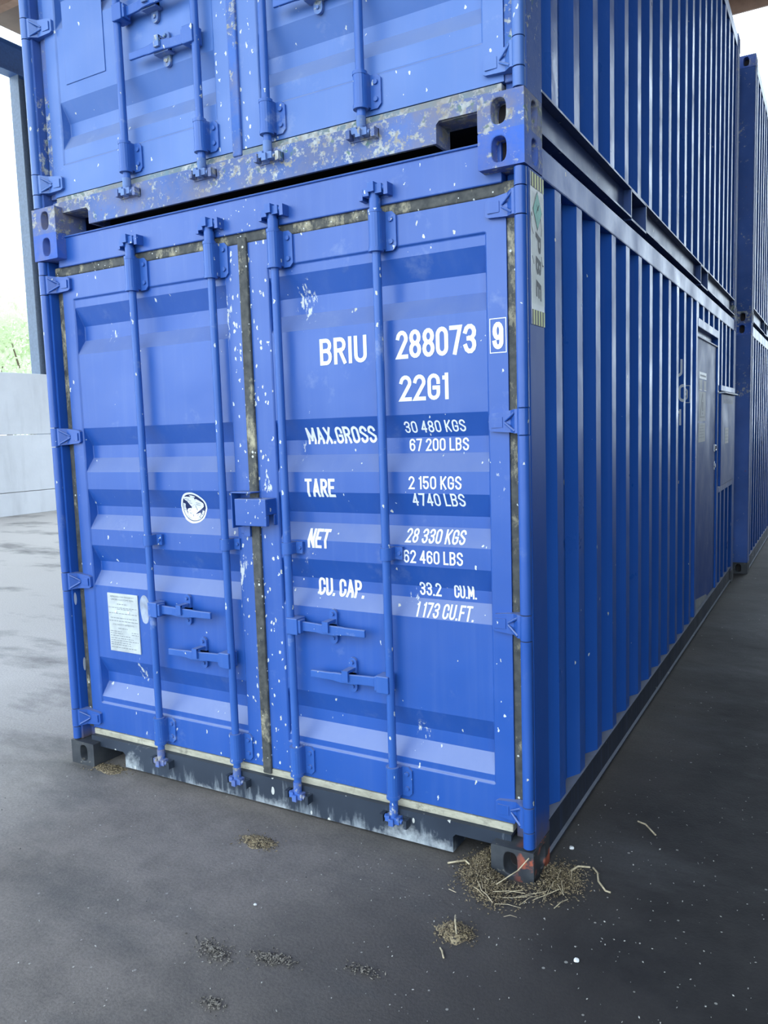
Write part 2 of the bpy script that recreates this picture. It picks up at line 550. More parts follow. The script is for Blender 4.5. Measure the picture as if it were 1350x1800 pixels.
GW = 0.40
_o = arc(GW / 2, .76, GW / 2, .24, 180, 0) + arc(GW / 2, .24, GW / 2, .24, 0, -180) + [(0, .76)]
STROKES = {
    '0': (GW, [_o]), 'O': (GW, [_o]),
    'C': (GW, [[(GW, .68)] + arc(GW / 2, .76, GW / 2, .24, 0, 180) + arc(GW / 2, .24, GW / 2, .24, 180, 360) + [(GW, .32)]]),
    'G': (GW, [[(GW, .70)] + arc(GW / 2, .76, GW / 2, .24, 0, 180) + arc(GW / 2, .24, GW / 2, .24, 180, 360) + [(GW, .46), (GW * .55, .46)]]),
    'U': (GW, [[(0, 1)] + arc(GW / 2, .24, GW / 2, .24, 180, 360) + [(GW, 1)]]),
    'B': (GW, [[(0, 0), (0, 1)], [(.02, 1)] + arc(GW * .55, .77, GW * .42, .23, 90, -90) + [(.02, .54)], arc(GW * .55, .27, GW * .45, .27, 90, -90) + [(.02, 0)]]),
    'R': (GW, [[(0, 0), (0, 1)], [(.02, 1)] + arc(GW * .55, .76, GW * .43, .24, 90, -90) + [(.02, .52)], [(GW * .5, .52), (GW, 0)]]),
    'P': (GW, [[(0, 0), (0, 1)], [(.02, 1)] + arc(GW * .55, .74, GW * .45, .26, 90, -90) + [(.02, .48)]]),
    'I': (0.02, [[(.01, 0), (.01, 1)]]),
    '1': (0.14, [[(.13, 1), (.13, 0)], [(0.03, .88), (.12, .98)]]),
    '2': (GW, [arc(GW / 2, .75, GW / 2, .25, 170, -20) + [(0, 0), (GW, 0)]]),
    '3': (GW, [arc(GW / 2, .76, GW / 2, .24, 170, -90) + [(GW * .35, .52)], arc(GW / 2, .26, GW / 2, .26, 90, -170)]),
    '4': (GW, [[(GW * .74, 0), (GW * .74, 1)], [(GW * .72, .97), (0, .27)], [(0, .27), (GW * 1.0, .27)]]),
    '5': (GW, [[(GW * .95, 1), (.03, 1), (0, .55)] + arc(GW / 2, .31, GW / 2, .31, 140, -165)]),
    '6': (GW, [arc(GW / 2, .30, GW / 2, .30, 0, 360, 14), [(GW, .80)] + arc(GW / 2, .77, GW / 2, .23, 20, 180) + [(0, .3)]]),
    '7': (GW, [[(0, 1), (GW, 1), (GW * .38, 0)]]),
    '8': (GW, [arc(GW / 2, .76, GW * .46, .24, 0, 360, 14), arc(GW / 2, .26, GW / 2, .26, 0, 360, 14)]),
    '9': (GW, [arc(GW / 2, .70, GW / 2, .30, 0, 360, 14), [(0, .20)] + arc(GW / 2, .23, GW / 2, .23, 200, 360) + [(GW, .7)]]),
    'M': (GW * 1.3, [[(0, 0), (0, 1)], [(0.02, .96), (GW * .65, .22)], [(GW * .65, .22), (GW * 1.28, .96)], [(GW * 1.3, 1), (GW * 1.3, 0)]]),
    'A': (GW * 1.1, [[(0, 0), (GW * .55, 1)], [(GW * .55, 1), (GW * 1.1, 0)], [(GW * .25, .3), (GW * .85, .3)]]),
    'X': (GW, [[(0, 0), (GW, 1)], [(0, 1), (GW, 0)]]),
    'S': (GW, [arc(GW / 2, .76, GW / 2, .24, 10, 180) + [(0, .68), (GW, .36)] + arc(GW / 2, .24, GW / 2, .24, 0, -170)]),
    'T': (GW, [[(0, 1), (GW, 1)], [(GW / 2, 1), (GW / 2, 0)]]),
    'E': (GW * .9, [[(GW * .9, 1), (0, 1), (0, 0), (GW * .9, 0)], [(0, .53), (GW * .75, .53)]]),
    'F': (GW * .85, [[(GW * .85, 1), (0, 1), (0, 0)], [(0, .53), (GW * .7, .53)]]),
    'L': (GW * .8, [[(0, 1), (0, 0), (GW * .8, 0)]]),
    'K': (GW, [[(0, 0), (0, 1)], [(GW, 1), (0, .38)], [(GW * .3, .57), (GW, 0)]]),
    'N': (GW, [[(0, 0), (0, 1)], [(0.02, .96), (GW - .02, .04)], [(GW, 0), (GW, 1)]]),
    '.': (0.02, [[(.0, 0.0), (.02, 0.0)]]),
}


def stroke_text(s, rect, thick, gap=0.24):
    """painted stencil lettering: strokes of even width fitted to a rectangle"""
    u0, v0, u1, v1 = rect
    H_ = v1 - v0
    t_ = thick * H_
    x_, items = 0.0, []
    for chx in s:
        if chx == ' ':
            x_ += 0.26
            continue
        w_, st = STROKES[chx]
        items.append((x_, st))
        x_ += w_ + gap
    tot = max(1e-6, x_ - gap)
    fx = (u1 - u0 - t_) / tot
    fy = H_ - t_
    vv, ff = [], []
    for (xo, st) in items:
        for ly, pl_ in enumerate(st):
            P2 = []
            for a, b in pl_:
                q = Vector((u0 + t_ / 2 + (xo + a) * fx, v0 + t_ / 2 + b * fy))
                if not P2 or (q - P2[-1]).length > 1e-5:
                    P2.append(q)
            if len(P2) == 2 and (P2[1] - P2[0]).length < t_:
                q = P2[0]
                P2 = [q - Vector((2e-4, 0)), q + Vector((2e-4, 0))]
            closed = len(P2) > 3 and (P2[0] - P2[-1]).length < 1e-4
            if closed:
                P2.pop()
            n = len(P2)
            zz = 0.0004 * ly
            o_ = len(vv)
            for i in range(n):
                pa = P2[i - 1] if (i > 0 or closed) else None
                pb = P2[(i + 1) % n] if (i < n - 1 or closed) else None
                d0 = (P2[i] - pa).normalized() if pa is not None else None
                d1 = (pb - P2[i]).normalized() if pb is not None else None
                if d0 is None:
                    m_, q = Vector((-d1.y, d1.x)), P2[i] - d1 * t_ * .5
                elif d1 is None:
                    m_, q = Vector((-d0.y, d0.x)), P2[i] + d0 * t_ * .5
                else:
                    n0, n1 = Vector((-d0.y, d0.x)), Vector((-d1.y, d1.x))
                    m_ = (n0 + n1)
                    m_ = m_ / max(0.35, m_.length_squared / 2)
                    q = P2[i]
                vv += [(q.x - m_.x * t_ / 2, q.y - m_.y * t_ / 2, zz), (q.x + m_.x * t_ / 2, q.y + m_.y * t_ / 2, zz)]
            for i in range(n if closed else n - 1):
                j = (i + 1) % n
                ff.append((o_ + 2 * i, o_ + 2 * j, o_ + 2 * j + 1, o_ + 2 * i + 1))
    return vv, ff


def stencil(s, rect, mat, parent, to3, breaks=(), normal=(0, -1, 0), thick=0.15, gap=0.24):
    return flat_shape('lettering', *stroke_text(s, rect, thick, gap), mat, parent, to3, breaks, normal)


def letters(s, rect, mat, parent, to3, breaks=(), normal=(0, -1, 0), off=0.0, shear=0.0, name='lettering'):
    u0, v0, u1, v1 = rect
    vs_, fs = glyphs(s, off, shear)
    return flat_shape(name, [(u0 + a * (u1 - u0), v0 + b * (v1 - v0)) for a, b in vs_], fs, mat, parent, to3, breaks, normal)


def quadf(u0, v0, u1, v1):
    return [(u0, v0), (u1, v0), (u1, v1), (u0, v1)], [(0, 1, 2, 3)]


# ------------------------------------------------------------------ setting: shed and yard
def mat_ground():
    t = NT('yard_tarmac')
    x, y, z = t.sep(t.pos)
    n = t.noise(0.8, None, 6, 0.6)
    fine = t.noise(90, None, 3, 0.7)
    col = t.mix(t.ramp(n, 0.3, 0.7), (0.018, 0.017, 0.018), (0.032, 0.030, 0.030))
    # light falloff painted into the ground colour: dark lane, paler towards the open side
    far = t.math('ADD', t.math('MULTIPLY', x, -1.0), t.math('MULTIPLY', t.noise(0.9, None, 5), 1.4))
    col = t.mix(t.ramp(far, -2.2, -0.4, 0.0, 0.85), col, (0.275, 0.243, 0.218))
    mott = t.noise(4.5, t.scalev(t.pos, (1, 1, 1), (4, 2, 0)), 6, 0.7)
    col = t.mix(t.ramp(mott, 0.42, 0.66, 0.0, 0.38), col, (0.06, 0.057, 0.056))
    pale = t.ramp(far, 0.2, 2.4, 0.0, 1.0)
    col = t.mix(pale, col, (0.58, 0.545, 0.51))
    stain = t.ramp(t.noise(0.9, t.scalev(t.pos, (0.6, 1.4, 1), (3, 8, 0)), 6, 0.65), 0.52, 0.68, 0.0, 0.75)
    col = t.mix(stain, col, (0.085, 0.085, 0.086))
    d, c = t.voro(38)
    cr = t.sep(c)
    speck = t.math('MULTIPLY', t.math('LESS_THAN', d, t.math('MULTIPLY', cr[1], 0.22)), t.math('LESS_THAN', cr[0], 0.05))
    col = t.mix(speck, col, (0.34, 0.33, 0.30))
    col = t.mix(t.ramp(fine, 0.35, 0.75, 0.0, 0.35), col, (0.02, 0.02, 0.022))
    t.bump(t.math('ADD', t.math('MULTIPLY', fine, 0.35), t.noise(6, None, 5)), 0.5, 0.01)
    return t.fin(col, t.ramp(n, 0.3, 0.7, 0.62, 0.8), 0, 0.2)


def mat_concrete():
    t = NT('push_wall_concrete')
    n = t.noise(0.8, None, 6, 0.65)
    col = t.mix(t.ramp(n, 0.3, 0.7), (0.60, 0.61, 0.62), (0.70, 0.71, 0.72))
    st = t.ramp(t.noise(1.0, t.scalev(t.pos, (3, 3, 0.5)), 5), 0.52, 0.75, 0, 0.35)
    col = t.mix(st, col, (0.36, 0.36, 0.36))
    t.bump(t.noise(14, None, 4), 0.2, 0.01)
    return t.fin(col, 0.8)


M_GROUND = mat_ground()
M_CONC = mat_concrete()
M_COLUMN = mat_simple('grey_blue_steel', (0.10, 0.14, 0.20), 0.5, 0.0)
M_BEAM = mat_simple('blue_beam_paint', (0.035, 0.09, 0.24), 0.5)
M_WOOD = mat_simple('brown_timber', (0.26, 0.16, 0.11), 0.7, scale=6)
M_ROOF = mat_simple('brown_roof_sheet', (0.17, 0.115, 0.085), 0.7, scale=2)
M_CLAD = mat_simple('blocker_cladding', (0.15, 0.155, 0.17), 0.7, scale=2)

mb = MB()
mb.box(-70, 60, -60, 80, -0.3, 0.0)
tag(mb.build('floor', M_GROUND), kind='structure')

RX0, RX1, RY0, RY1, RZ = -12.9, 6.2, -8.0, 17.4, 10.45
mb = MB()
mb.box(RX0 - 0.3, RX1 + 0.3, RY0, RY1, RZ + 0.45, RZ + 0.6)
roof = tag(mb.build('ceiling', M_ROOF), kind='structure')
pm = MB()
pm.box(RX0, RX1, -0.09, 0.09, RZ + 0.02, RZ + 0.45)
pme = pm.mesh('purlin')
pme.materials.append(M_WOOD)
yy = RY0 + 0.1
while yy < RY1:
    link('purlin', pme, None, roof, (0, yy, 0))
    yy += 1.84

MB().box(RX0 - 0.3, RX1 + 0.3, RY1 - 0.06, RY1, RZ - 0.02, RZ + 0.62).build('fascia_board', M_WOOD, roof)

# unseen sheeted wall, added to block light from the right
mb = MB()
n_ = 80
WY0 = -3.6
outl = []
for k in range(n_):
    y0 = WY0 + (13.0 - WY0) * k / n_
    st_ = (13.0 - WY0) / n_
    outl += [(RX1, y0), (RX1, y0 + st_ * .4), (RX1 + .05, y0 + st_ * .5), (RX1 + .05, y0 + st_ * .9)]
outl += [(RX1 + .12, 13.0), (RX1 + .12, WY0)]
mb.prism(outl[::-1], 'z', 0.0, RZ + 0.45)
tag(mb.build('wall_right_blocker', M_CLAD), kind='structure')

# push wall of precast concrete courses on the open side
wl = empty('wall_left', (-12.35, 0, 0))
tag(wl, kind='structure')
for (z0, z1) in ((0.0, 0.505), (0.515, 1.765), (1.775, 3.12)):
    pm = MB()
    pm.box(-0.35, 0, -2.99, 2.99, z0, z1)
    pme = pm.mesh('concrete_panel')
    pme.materials.append(M_CONC)
    for k in range(-1, 4):
        addbevel(link('concrete_panel', pme, None, wl, (0, 4.2 + 6 * k - 3.0, 0)), 0.012)


def steel_column(x, y, z1, label):
    r = empty('steel_column', (x, y, 0))
    mb = MB()
    mb.box(-0.15, 0.15, -0.15, -0.13, 0.03, z1)
    mb.box(-0.15, 0.15, 0.13, 0.15, 0.03, z1)
    mb.build('flange', M_COLUMN, r)
    MB().box(-0.012, 0.012, -0.13, 0.13, 0.03, z1).build('web', M_COLUMN, r)
    MB().box(-0.2, 0.2, -0.2, 0.2, 0.0, 0.03).build('base_plate', M_COLUMN, r)
    tag(r, label, 'column')


steel_column(-12.9, 9.78, 9.76, 'grey steel column rising behind the pale concrete wall at left')
r = empty('roof_beam', (-12.9, 0, 9.76))
m1 = MB()
m1.box(-0.15, 0.15, RY0, RY1, 0.0, 0.03)
m1.box(-0.15, 0.15, RY0, RY1, 0.62, 0.65)
m1.build('flange', M_BEAM, r)
MB().box(-0.02, 0.02, RY0, RY1, 0.03, 0.62).build('web', M_BEAM, r)
tag(r, 'blue steel eaves beam under the brown roof at upper left', 'beam')


# trees outside, beyond the push wall
def mat_leaf():
    t = NT('leaves')
    col = t.mix(t.noise(0.8), (0.48, 0.58, 0.34), (0.74, 0.80, 0.58))
    m = t.fin(col, 0.5)
    t.b.inputs['Transmission Weight'].default_value = 0.0
    tr = t.n('ShaderNodeBsdfTranslucent')
    t.put(tr.inputs[0], col)
    mx = t.n('ShaderNodeMixShader')
    mx.inputs[0].default_value = 0.45
    out = [n for n in t.t.nodes if n.type == 'OUTPUT_MATERIAL'][0]
    t.t.links.new(t.b.outputs[0], mx.inputs[1])
    t.t.links.new(tr.outputs[0], mx.inputs[2])
    t.t.links.new(mx.outputs[0], out.inputs[0])
    return m


M_LEAF = mat_leaf()
M_BARK = mat_simple('bark', (0.12, 0.09, 0.06), 0.9)


def tree(x, y, h, w, nl, label):
    r = empty('leafy_tree', (x, y, 0))
    mb = MB()
    mb.tube((0, 0, 0), (0.1, 0.05, h * 0.45), 0.16, 0.10, 8)
    for k in range(6):
        a = k * 1.05
        mb.tube((0.05, 0, h * (0.25 + 0.05 * k)), (math.cos(a) * w * .6, math.sin(a) * w * .6, h * (0.5 + .06 * k)), 0.06, 0.02, 6)
    mb.build('trunk', M_BARK, r)
    lb = MB()
    clumps = [(rnd.gauss(0, w * .45), rnd.gauss(0, w * .45), h * rnd.uniform(.35, .95)) for _ in range(26)]
    for _ in range(nl):
        c = rnd.choice(clumps)
        p = Vector((c[0] + rnd.gauss(0, .32), c[1] + rnd.gauss(0, .32), max(0.6, c[2] + rnd.gauss(0, .3))))
        d = Vector((rnd.gauss(0, 1), rnd.gauss(0, 1), rnd.gauss(0, 1))).normalized()
        e = d.orthogonal().normalized()
        L_ = rnd.uniform(.06, .12)
        lb.add([p - d * L_, p + e * L_ * .45, p + d * L_, p - e * L_ * .45], [(0, 1, 2, 3)])
    lb.build('crown', M_LEAF, r)
    tag(r, label, 'tree', 'trees beyond the concrete wall')


tree(-18.2, 12.0, 6.3, 1.6, 3800, 'sunlit pale green tree just above the concrete wall at the left edge')
tree(-21.8, 15.9, 6.2, 1.6, 3800, 'bleached green tree beside the steel column behind the concrete wall')
tree(-27.5, 19.0, 8.6, 2.0, 3800, 'taller washed-out tree far behind the concrete wall at left')

# ------------------------------------------------------------------ the containers
CW, CH, CL = 2.438, 2.591, 6.058
YD = 0.076           # door panel plane
DEP = 0.040          # depth of a pressed rib
TS, BS = 0.085, 0.068
EX = 0.007


def make_rib_fn(ribs):
    def depth(z):
        for (zt, zb) in ribs:
            if zb < z < zt:
                return DEP * max(0.0, min(1.0, (zt - z) / TS, (z - zb) / BS))
        return 0.0
    return depth


def leaf_mesh(xl, xr, zb, zt, pl, pr, pzb, pzt, ribs):
    """door leaf: raised frame, panel a little behind it, trapezoid ribs pressed inward"""
    FR = 0.007
    xs = [xl, pl - 0.006, pl, pl + EX, pr - EX, pr, pr + 0.006, xr]
    zs = [zb, pzb - 0.006, pzb]
    inner_z = set()
    for (t_, b_) in sorted(ribs, key=lambda r_: r_[1]):
        zs += [b_, b_ + BS, t_ - TS, t_]
        inner_z |= {round(b_ + BS, 5), round(t_ - TS, 5)}
    zs += [pzt, pzt + 0.006, zt]

    def yv(i, j):
        if i <= 1 or i >= len(xs) - 2 or j <= 1 or j >= len(zs) - 2:
            return YD - FR
        if i in (3, 4) and round(zs[j], 5) in inner_z:
            return YD + DEP
        return YD
    verts, faces = [], []
    nx, nz = len(xs), len(zs)
    for j in range(nz):
        for i in range(nx):
            verts.append((xs[i], yv(i, j), zs[j]))
    for j in range(nz - 1):
        for i in range(nx - 1):
            a, b, c, d = j * nx + i, j * nx + i + 1, (j + 1) * nx + i + 1, (j + 1) * nx + i
            ys = [verts[k][1] for k in (a, b, c, d)]
            deep = [k for k in range(4) if ys[k] > YD + 0.01]
            if len(deep) == 1:
                q = [a, b, c, d]
                k = deep[0]
                # diagonal from the deep corner to the opposite one
                faces.append((q[k], q[(k + 1) % 4], q[(k + 2) % 4]))
                faces.append((q[k], q[(k + 2) % 4], q[(k + 3) % 4]))
            else:
                faces.append((a, b, c, d))
    mb = MB().add(verts, faces)
    yb = YD + 0.055
    yf = YD - FR
    mb.add([(xl, yf, zb), (xr, yf, zb), (xr, yb, zb), (xl, yb, zb), (xl, yf, zt), (xr, yf, zt), (xr, yb, zt), (xl, yb, zt)],
           [(0, 3, 2, 1), (4, 5, 6, 7), (1, 2, 6, 5), (3, 0, 4, 7), (2, 3, 7, 6)])
    return mb.mesh('cargo_door')


# --- shared meshes of the door gear (local x = 0 at the rod)
def rod_mesh(z0, z1):
    mb = MB()
    mb.tube((0, 0.032, z0), (0, 0.032, z1), 0.0165, n=18)
    return mb.mesh('locking_rod')


def bracket_mesh(h, side=1):
    """sleeve bearing with a bolted flange, z from 0 to h"""
    mb = MB()
    pts = []
    for k in range(9):
        a = math.pi * k / 8
        pts.append((0.026 * math.cos(a), 0.030 - 0.026 * math.sin(a)))
    poly = [(-0.026, YD - 0.006)] + pts[::-1] + [(0.026, YD - 0.006)]
    mb.prism(poly, 'z', 0.0, h)
    mb.tube((0, 0.030, -0.008), (0, 0.030, 0.006), 0.0285, n=16)
    mb.tube((0, 0.030, h - 0.006), (0, 0.030, h + 0.006), 0.0275, n=16)
    # flange plates
    r_ = 0.015
    for (x0, x1) in ((0.02, 0.068), (-0.046, -0.02)):
        sgn = 1 if x1 > 0.03 else -1
        o = []
        xo = x1 if sgn > 0 else x0
        xi = x0 if sgn > 0 else x1
        o = [(xi, -0.004), (xo - sgn * r_, -0.004), (xo, r_ - 0.004), (xo, h - r_), (xo - sgn * r_, h), (xi, h)]
        if sgn < 0:
            o = o[::-1]
        mb.prism(o, 'y', YD - 0.016, YD - 0.006)
        for zz in (0.028, h - 0.028):
            mb.hex(((xi + xo) / 2 + sgn * .004, YD - 0.015, zz), 0.010 if sgn > 0 else .007, 0.008, n=8)
    return mb.mesh('rod_bracket')


def guide_mesh():
    mb = MB()
    mb.tube((0, 0.032, -0.024), (0, 0.032, 0.024), 0.024, n=14)
    mb.box(-0.045, 0.055, YD - 0.016, YD - 0.002, -0.024, 0.024)
    mb.box(-0.024, 0.024, 0.032, YD - 0.006, -0.024, 0.024)
    for x_ in (-0.036, 0.043):
        mb.hex((x_, YD - 0.015, 0), 0.008, 0.008, n=8)
    return mb.mesh('rod_guide')


def cam_mesh():
    """cam end: forked lugs above a neck, z = 0 at the end of the rod"""
    mb = MB()
    mb.tube((0, 0.032, -0.045), (0, 0.032, 0.0), 0.0215, n=14)
    mb.tube((0, 0.030, -0.004), (0, 0.030, 0.040), 0.019, n=12)
    mb.box(-0.034, -0.010, 0.004, 0.040, 0.006, 0.034)
    mb.box(0.012, 0.040, 0.010, 0.046, 0.012, 0.044)
    mb.box(-0.012, 0.014, -0.002, 0.030, 0.018, 0.052)
    mb.tube((-0.042, 0.022, 0.018), (-0.026, 0.022, 0.018), 0.011, n=10)
    mb.tube((0.036, 0.026, 0.030), (0.050, 0.026, 0.034), 0.012, n=10)
    return mb.mesh('cam_lock')


def keeper_mesh():
    """keeper welded on the header or sill, hooked round the cam"""
    mb = MB()
    mb.box(-0.056, -0.040, 0.012, 0.072, -0.004, 0.034)
    mb.box(0.048, 0.064, 0.012, 0.072, 0.004, 0.046)
    mb.box(-0.056, 0.064, 0.050, 0.072, 0.002, 0.040)
    return mb.mesh('cam_keeper')


def handle_mesh(sgn, reach):
    """swing handle lying along the door; z=0 its axis; sgn = direction from the rod"""
    mb = MB()
    X = lambda a: a * sgn
    def bx(a, b, y0, y1, z0, z1):
        mb.box(min(X(a), X(b)), max(X(a), X(b)), y0, y1, z0, z1)
    bx(-0.005, 0.05, 0.006, 0.066, -0.034, 0.034)      # hub clamped on the rod
    bx(0.045, 0.062, 0.012, 0.05, -0.028, 0.028)
    secs = [(0.055, 0.034, 0.020), (0.13, 0.030, 0.019), (0.17, 0.020, 0.020), (0.215, 0.018, 0.020), (0.25, 0.024, 0.018), (0.27, 0.024, 0.016), (reach, 0.024, 0.015)]
    v, f = [], []
    for (a, yc, hh) in secs:
        v += [(X(a), yc - .006, -hh), (X(a), yc - .006, hh), (X(a), yc + .006, hh), (X(a), yc + .006, -hh)]
    for k in range(len(secs) - 1):
        o = 4 * k
        for q in ((0, 1, 5, 4), (1, 2, 6, 5), (2, 3, 7, 6), (3, 0, 4, 7)):
            f.append([o + i for i in q])
    f.append([0, 3, 2, 1])
    f.append([4 * len(secs) - 4 + i for i in range(4)])
    mb.add(v, f)
    me = mb.mesh('door_handle')
    bm = bmesh.new()
    bm.from_mesh(me)
    bmesh.ops.recalc_face_normals(bm, faces=bm.faces)
    bm.to_mesh(me)
    bm.free()
    return me


def catch_mesh():
    """handle retainer: rounded plate behind, hook over, ear below; z=0 on the handle"""
    mb = MB()
    def tongue(z0, z1, r_, y0, y1):
        pts = []
        top = z1 > z0
        for k in range(9):
            a = math.pi * k / 8
            pts.append((r_ * math.cos(a), z1 + (r_ * math.sin(a) if top else -r_ * math.sin(a))))
        poly = [(r_, z0)] + pts + [(-r_, z0)]
        if not top:
            poly = poly[::-1]
        mb.prism(poly, 'y', y0, y1)
    tongue(-0.01, 0.052, 0.019, YD - 0.014, YD - 0.002)
    tongue(0.01, -0.052, 0.019, YD - 0.014, YD - 0.002)
    mb.box(-0.014, 0.014, 0.006, YD - 0.004, 0.022, 0.032)
    mb.box(-0.014, 0.014, 0.002, 0.012, -0.012, 0.032)
    mb.box(-0.040, 0.040, 0.028, YD - 0.006, -0.028, -0.020)
    mb.hex((0, YD - 0.012, 0.052), 0.009, 0.012, n=8)
    mb.hex((0, YD - 0.012, -0.048), 0.008, 0.008, n=8)
    return mb.mesh('handle_catch')


def hinge_mesh(sgn):
    """blade from knuckle (x=0) to the leaf, sgn = direction of the leaf"""
    mb = MB()
    X = lambda a: a * sgn
    mb.tube((0, 0.0215, -0.044), (0, 0.0215, 0.044), 0.0205, n=18)
    secs = [(0.0, 0.012, 0.040, 0.044), (0.03, 0.018, 0.039, 0.043), (0.055, 0.046, 0.036, 0.040), (0.128, 0.052, 0.031, 0.031), (0.138, 0.054, 0.024, 0.024)]
    v, f = [], []
    for (a, yo, zl, zh) in secs:
        v += [(X(a), yo, -zl), (X(a), yo, zh), (X(a), 0.072, zh), (X(a), 0.072, -zl)]
    for k in range(len(secs) - 1):
        for q in ((0, 1, 5, 4), (1, 2, 6, 5), (2, 3, 7, 6), (3, 0, 4, 7)):
            f.append([4 * k + i for i in q])
    f += [[0, 3, 2, 1], [4 * len(secs) - 4 + i for i in range(4)]]
    mb.add(v, f)
    # pressed ribs of the blade
    for s_ in (-1, 1):
        mb.tube((X(0.030), 0.020, 0.032 * s_), (X(0.075), 0.047, 0.004 * s_), 0.005, 0.004, 6)
    mb.box(min(X(.085), X(.128)), max(X(.085), X(.128)), 0.046, 0.054, -0.018, 0.018)
    me = mb.mesh('hinge')
    bm = bmesh.new()
    bm.from_mesh(me)
    bmesh.ops.recalc_face_normals(bm, faces=bm.faces)
    bm.to_mesh(me)
    bm.free()
    return me


CATCH = catch_mesh()
GUIDE = guide_mesh()
CAM = cam_mesh()
KEEP = keeper_mesh()
CAM_S, KEEP_S = CAM.copy(), KEEP.copy()
BR_T = bracket_mesh(0.135)
BR_B = bracket_mesh(0.115)
HINGE = {1: hinge_mesh(1), -1: hinge_mesh(-1)}
ROD = rod_mesh(0.115, 2.47)
CAST = {(sx, sy, sz): casting_mesh(sx, sy, sz) for sx in (1, -1) for sy in (1, -1) for sz in (1, -1)}

PITCH_C, FLAT_O, SLOPE_C, DEPC = 0.276, 0.074, 0.066, 0.036


def corr_x(y, phase):
    """depth (0..DEPC) of the side corrugation below its outer flats at y; far edge of an outer flat at y = phase"""
    t_ = (y - phase) % PITCH_C
    inner = PITCH_C - FLAT_O - 2 * SLOPE_C
    if t_ < SLOPE_C: return DEPC * t_ / SLOPE_C
    if t_ < SLOPE_C + inner: return DEPC
    if t_ < 2 * SLOPE_C + inner: return DEPC * (1 - (t_ - SLOPE_C - inner) / SLOPE_C)
    return 0.0


def corr_breaks(y0, y1, phase):
    inner = PITCH_C - FLAT_O - 2 * SLOPE_C
    out = []
    k = math.floor((y0 - phase) / PITCH_C) - 1
    while phase + k * PITCH_C < y1 + PITCH_C:
        b = phase + k * PITCH_C
        for o in (0, SLOPE_C, SLOPE_C + inner, 2 * SLOPE_C + inner):
            if y0 < b + o < y1:
                out.append(b + o)
        k += 1
    return out


def side_panel(parent, x_out, sgn, y0, y1, z0, z1, phase, mat):
    """corrugated sheet of a side wall; sgn +1 = faces +x"""
    ys = [y0] + corr_breaks(y0, y1, phase) + [y1]
    v, f = [], []
    for y in ys:
        x = x_out - sgn * corr_x(y, phase)
        v += [(x, y, z0), (x, y, z1)]
    n = len(ys)
    for i in range(n - 1):
        q = (2 * i, 2 * i + 2, 2 * i + 3, 2 * i + 1)
        f.append(q if sgn > 0 else q[::-1])
    mb = MB().add(v, f)
    # back skin: real thickness
    v2 = [(p[0] - sgn * 0.004, p[1], p[2]) for p in v]
    mb.add(v2, [tuple(q[::-1]) for q in f])
    return mb.build('side_panel', mat, parent, 0.004, seg=2)


def rail_channel(mb, x_out, sgn, y0, y1, z0, z1, web=0.036, t_=0.008):
    """channel open to the outside"""
    X = lambda a, b: (min(x_out - sgn * a, x_out - sgn * b), max(x_out - sgn * a, x_out - sgn * b))
    a, b = X(0.0, 0.075); mb.box(a, b, y0, y1, z1 - t_, z1)
    a, b = X(0.0, 0.075); mb.box(a, b, y0, y1, z0, z0 + t_)
    a, b = X(web, web + t_); mb.box(a, b, y0, y1, z0 + t_, z1 - t_)


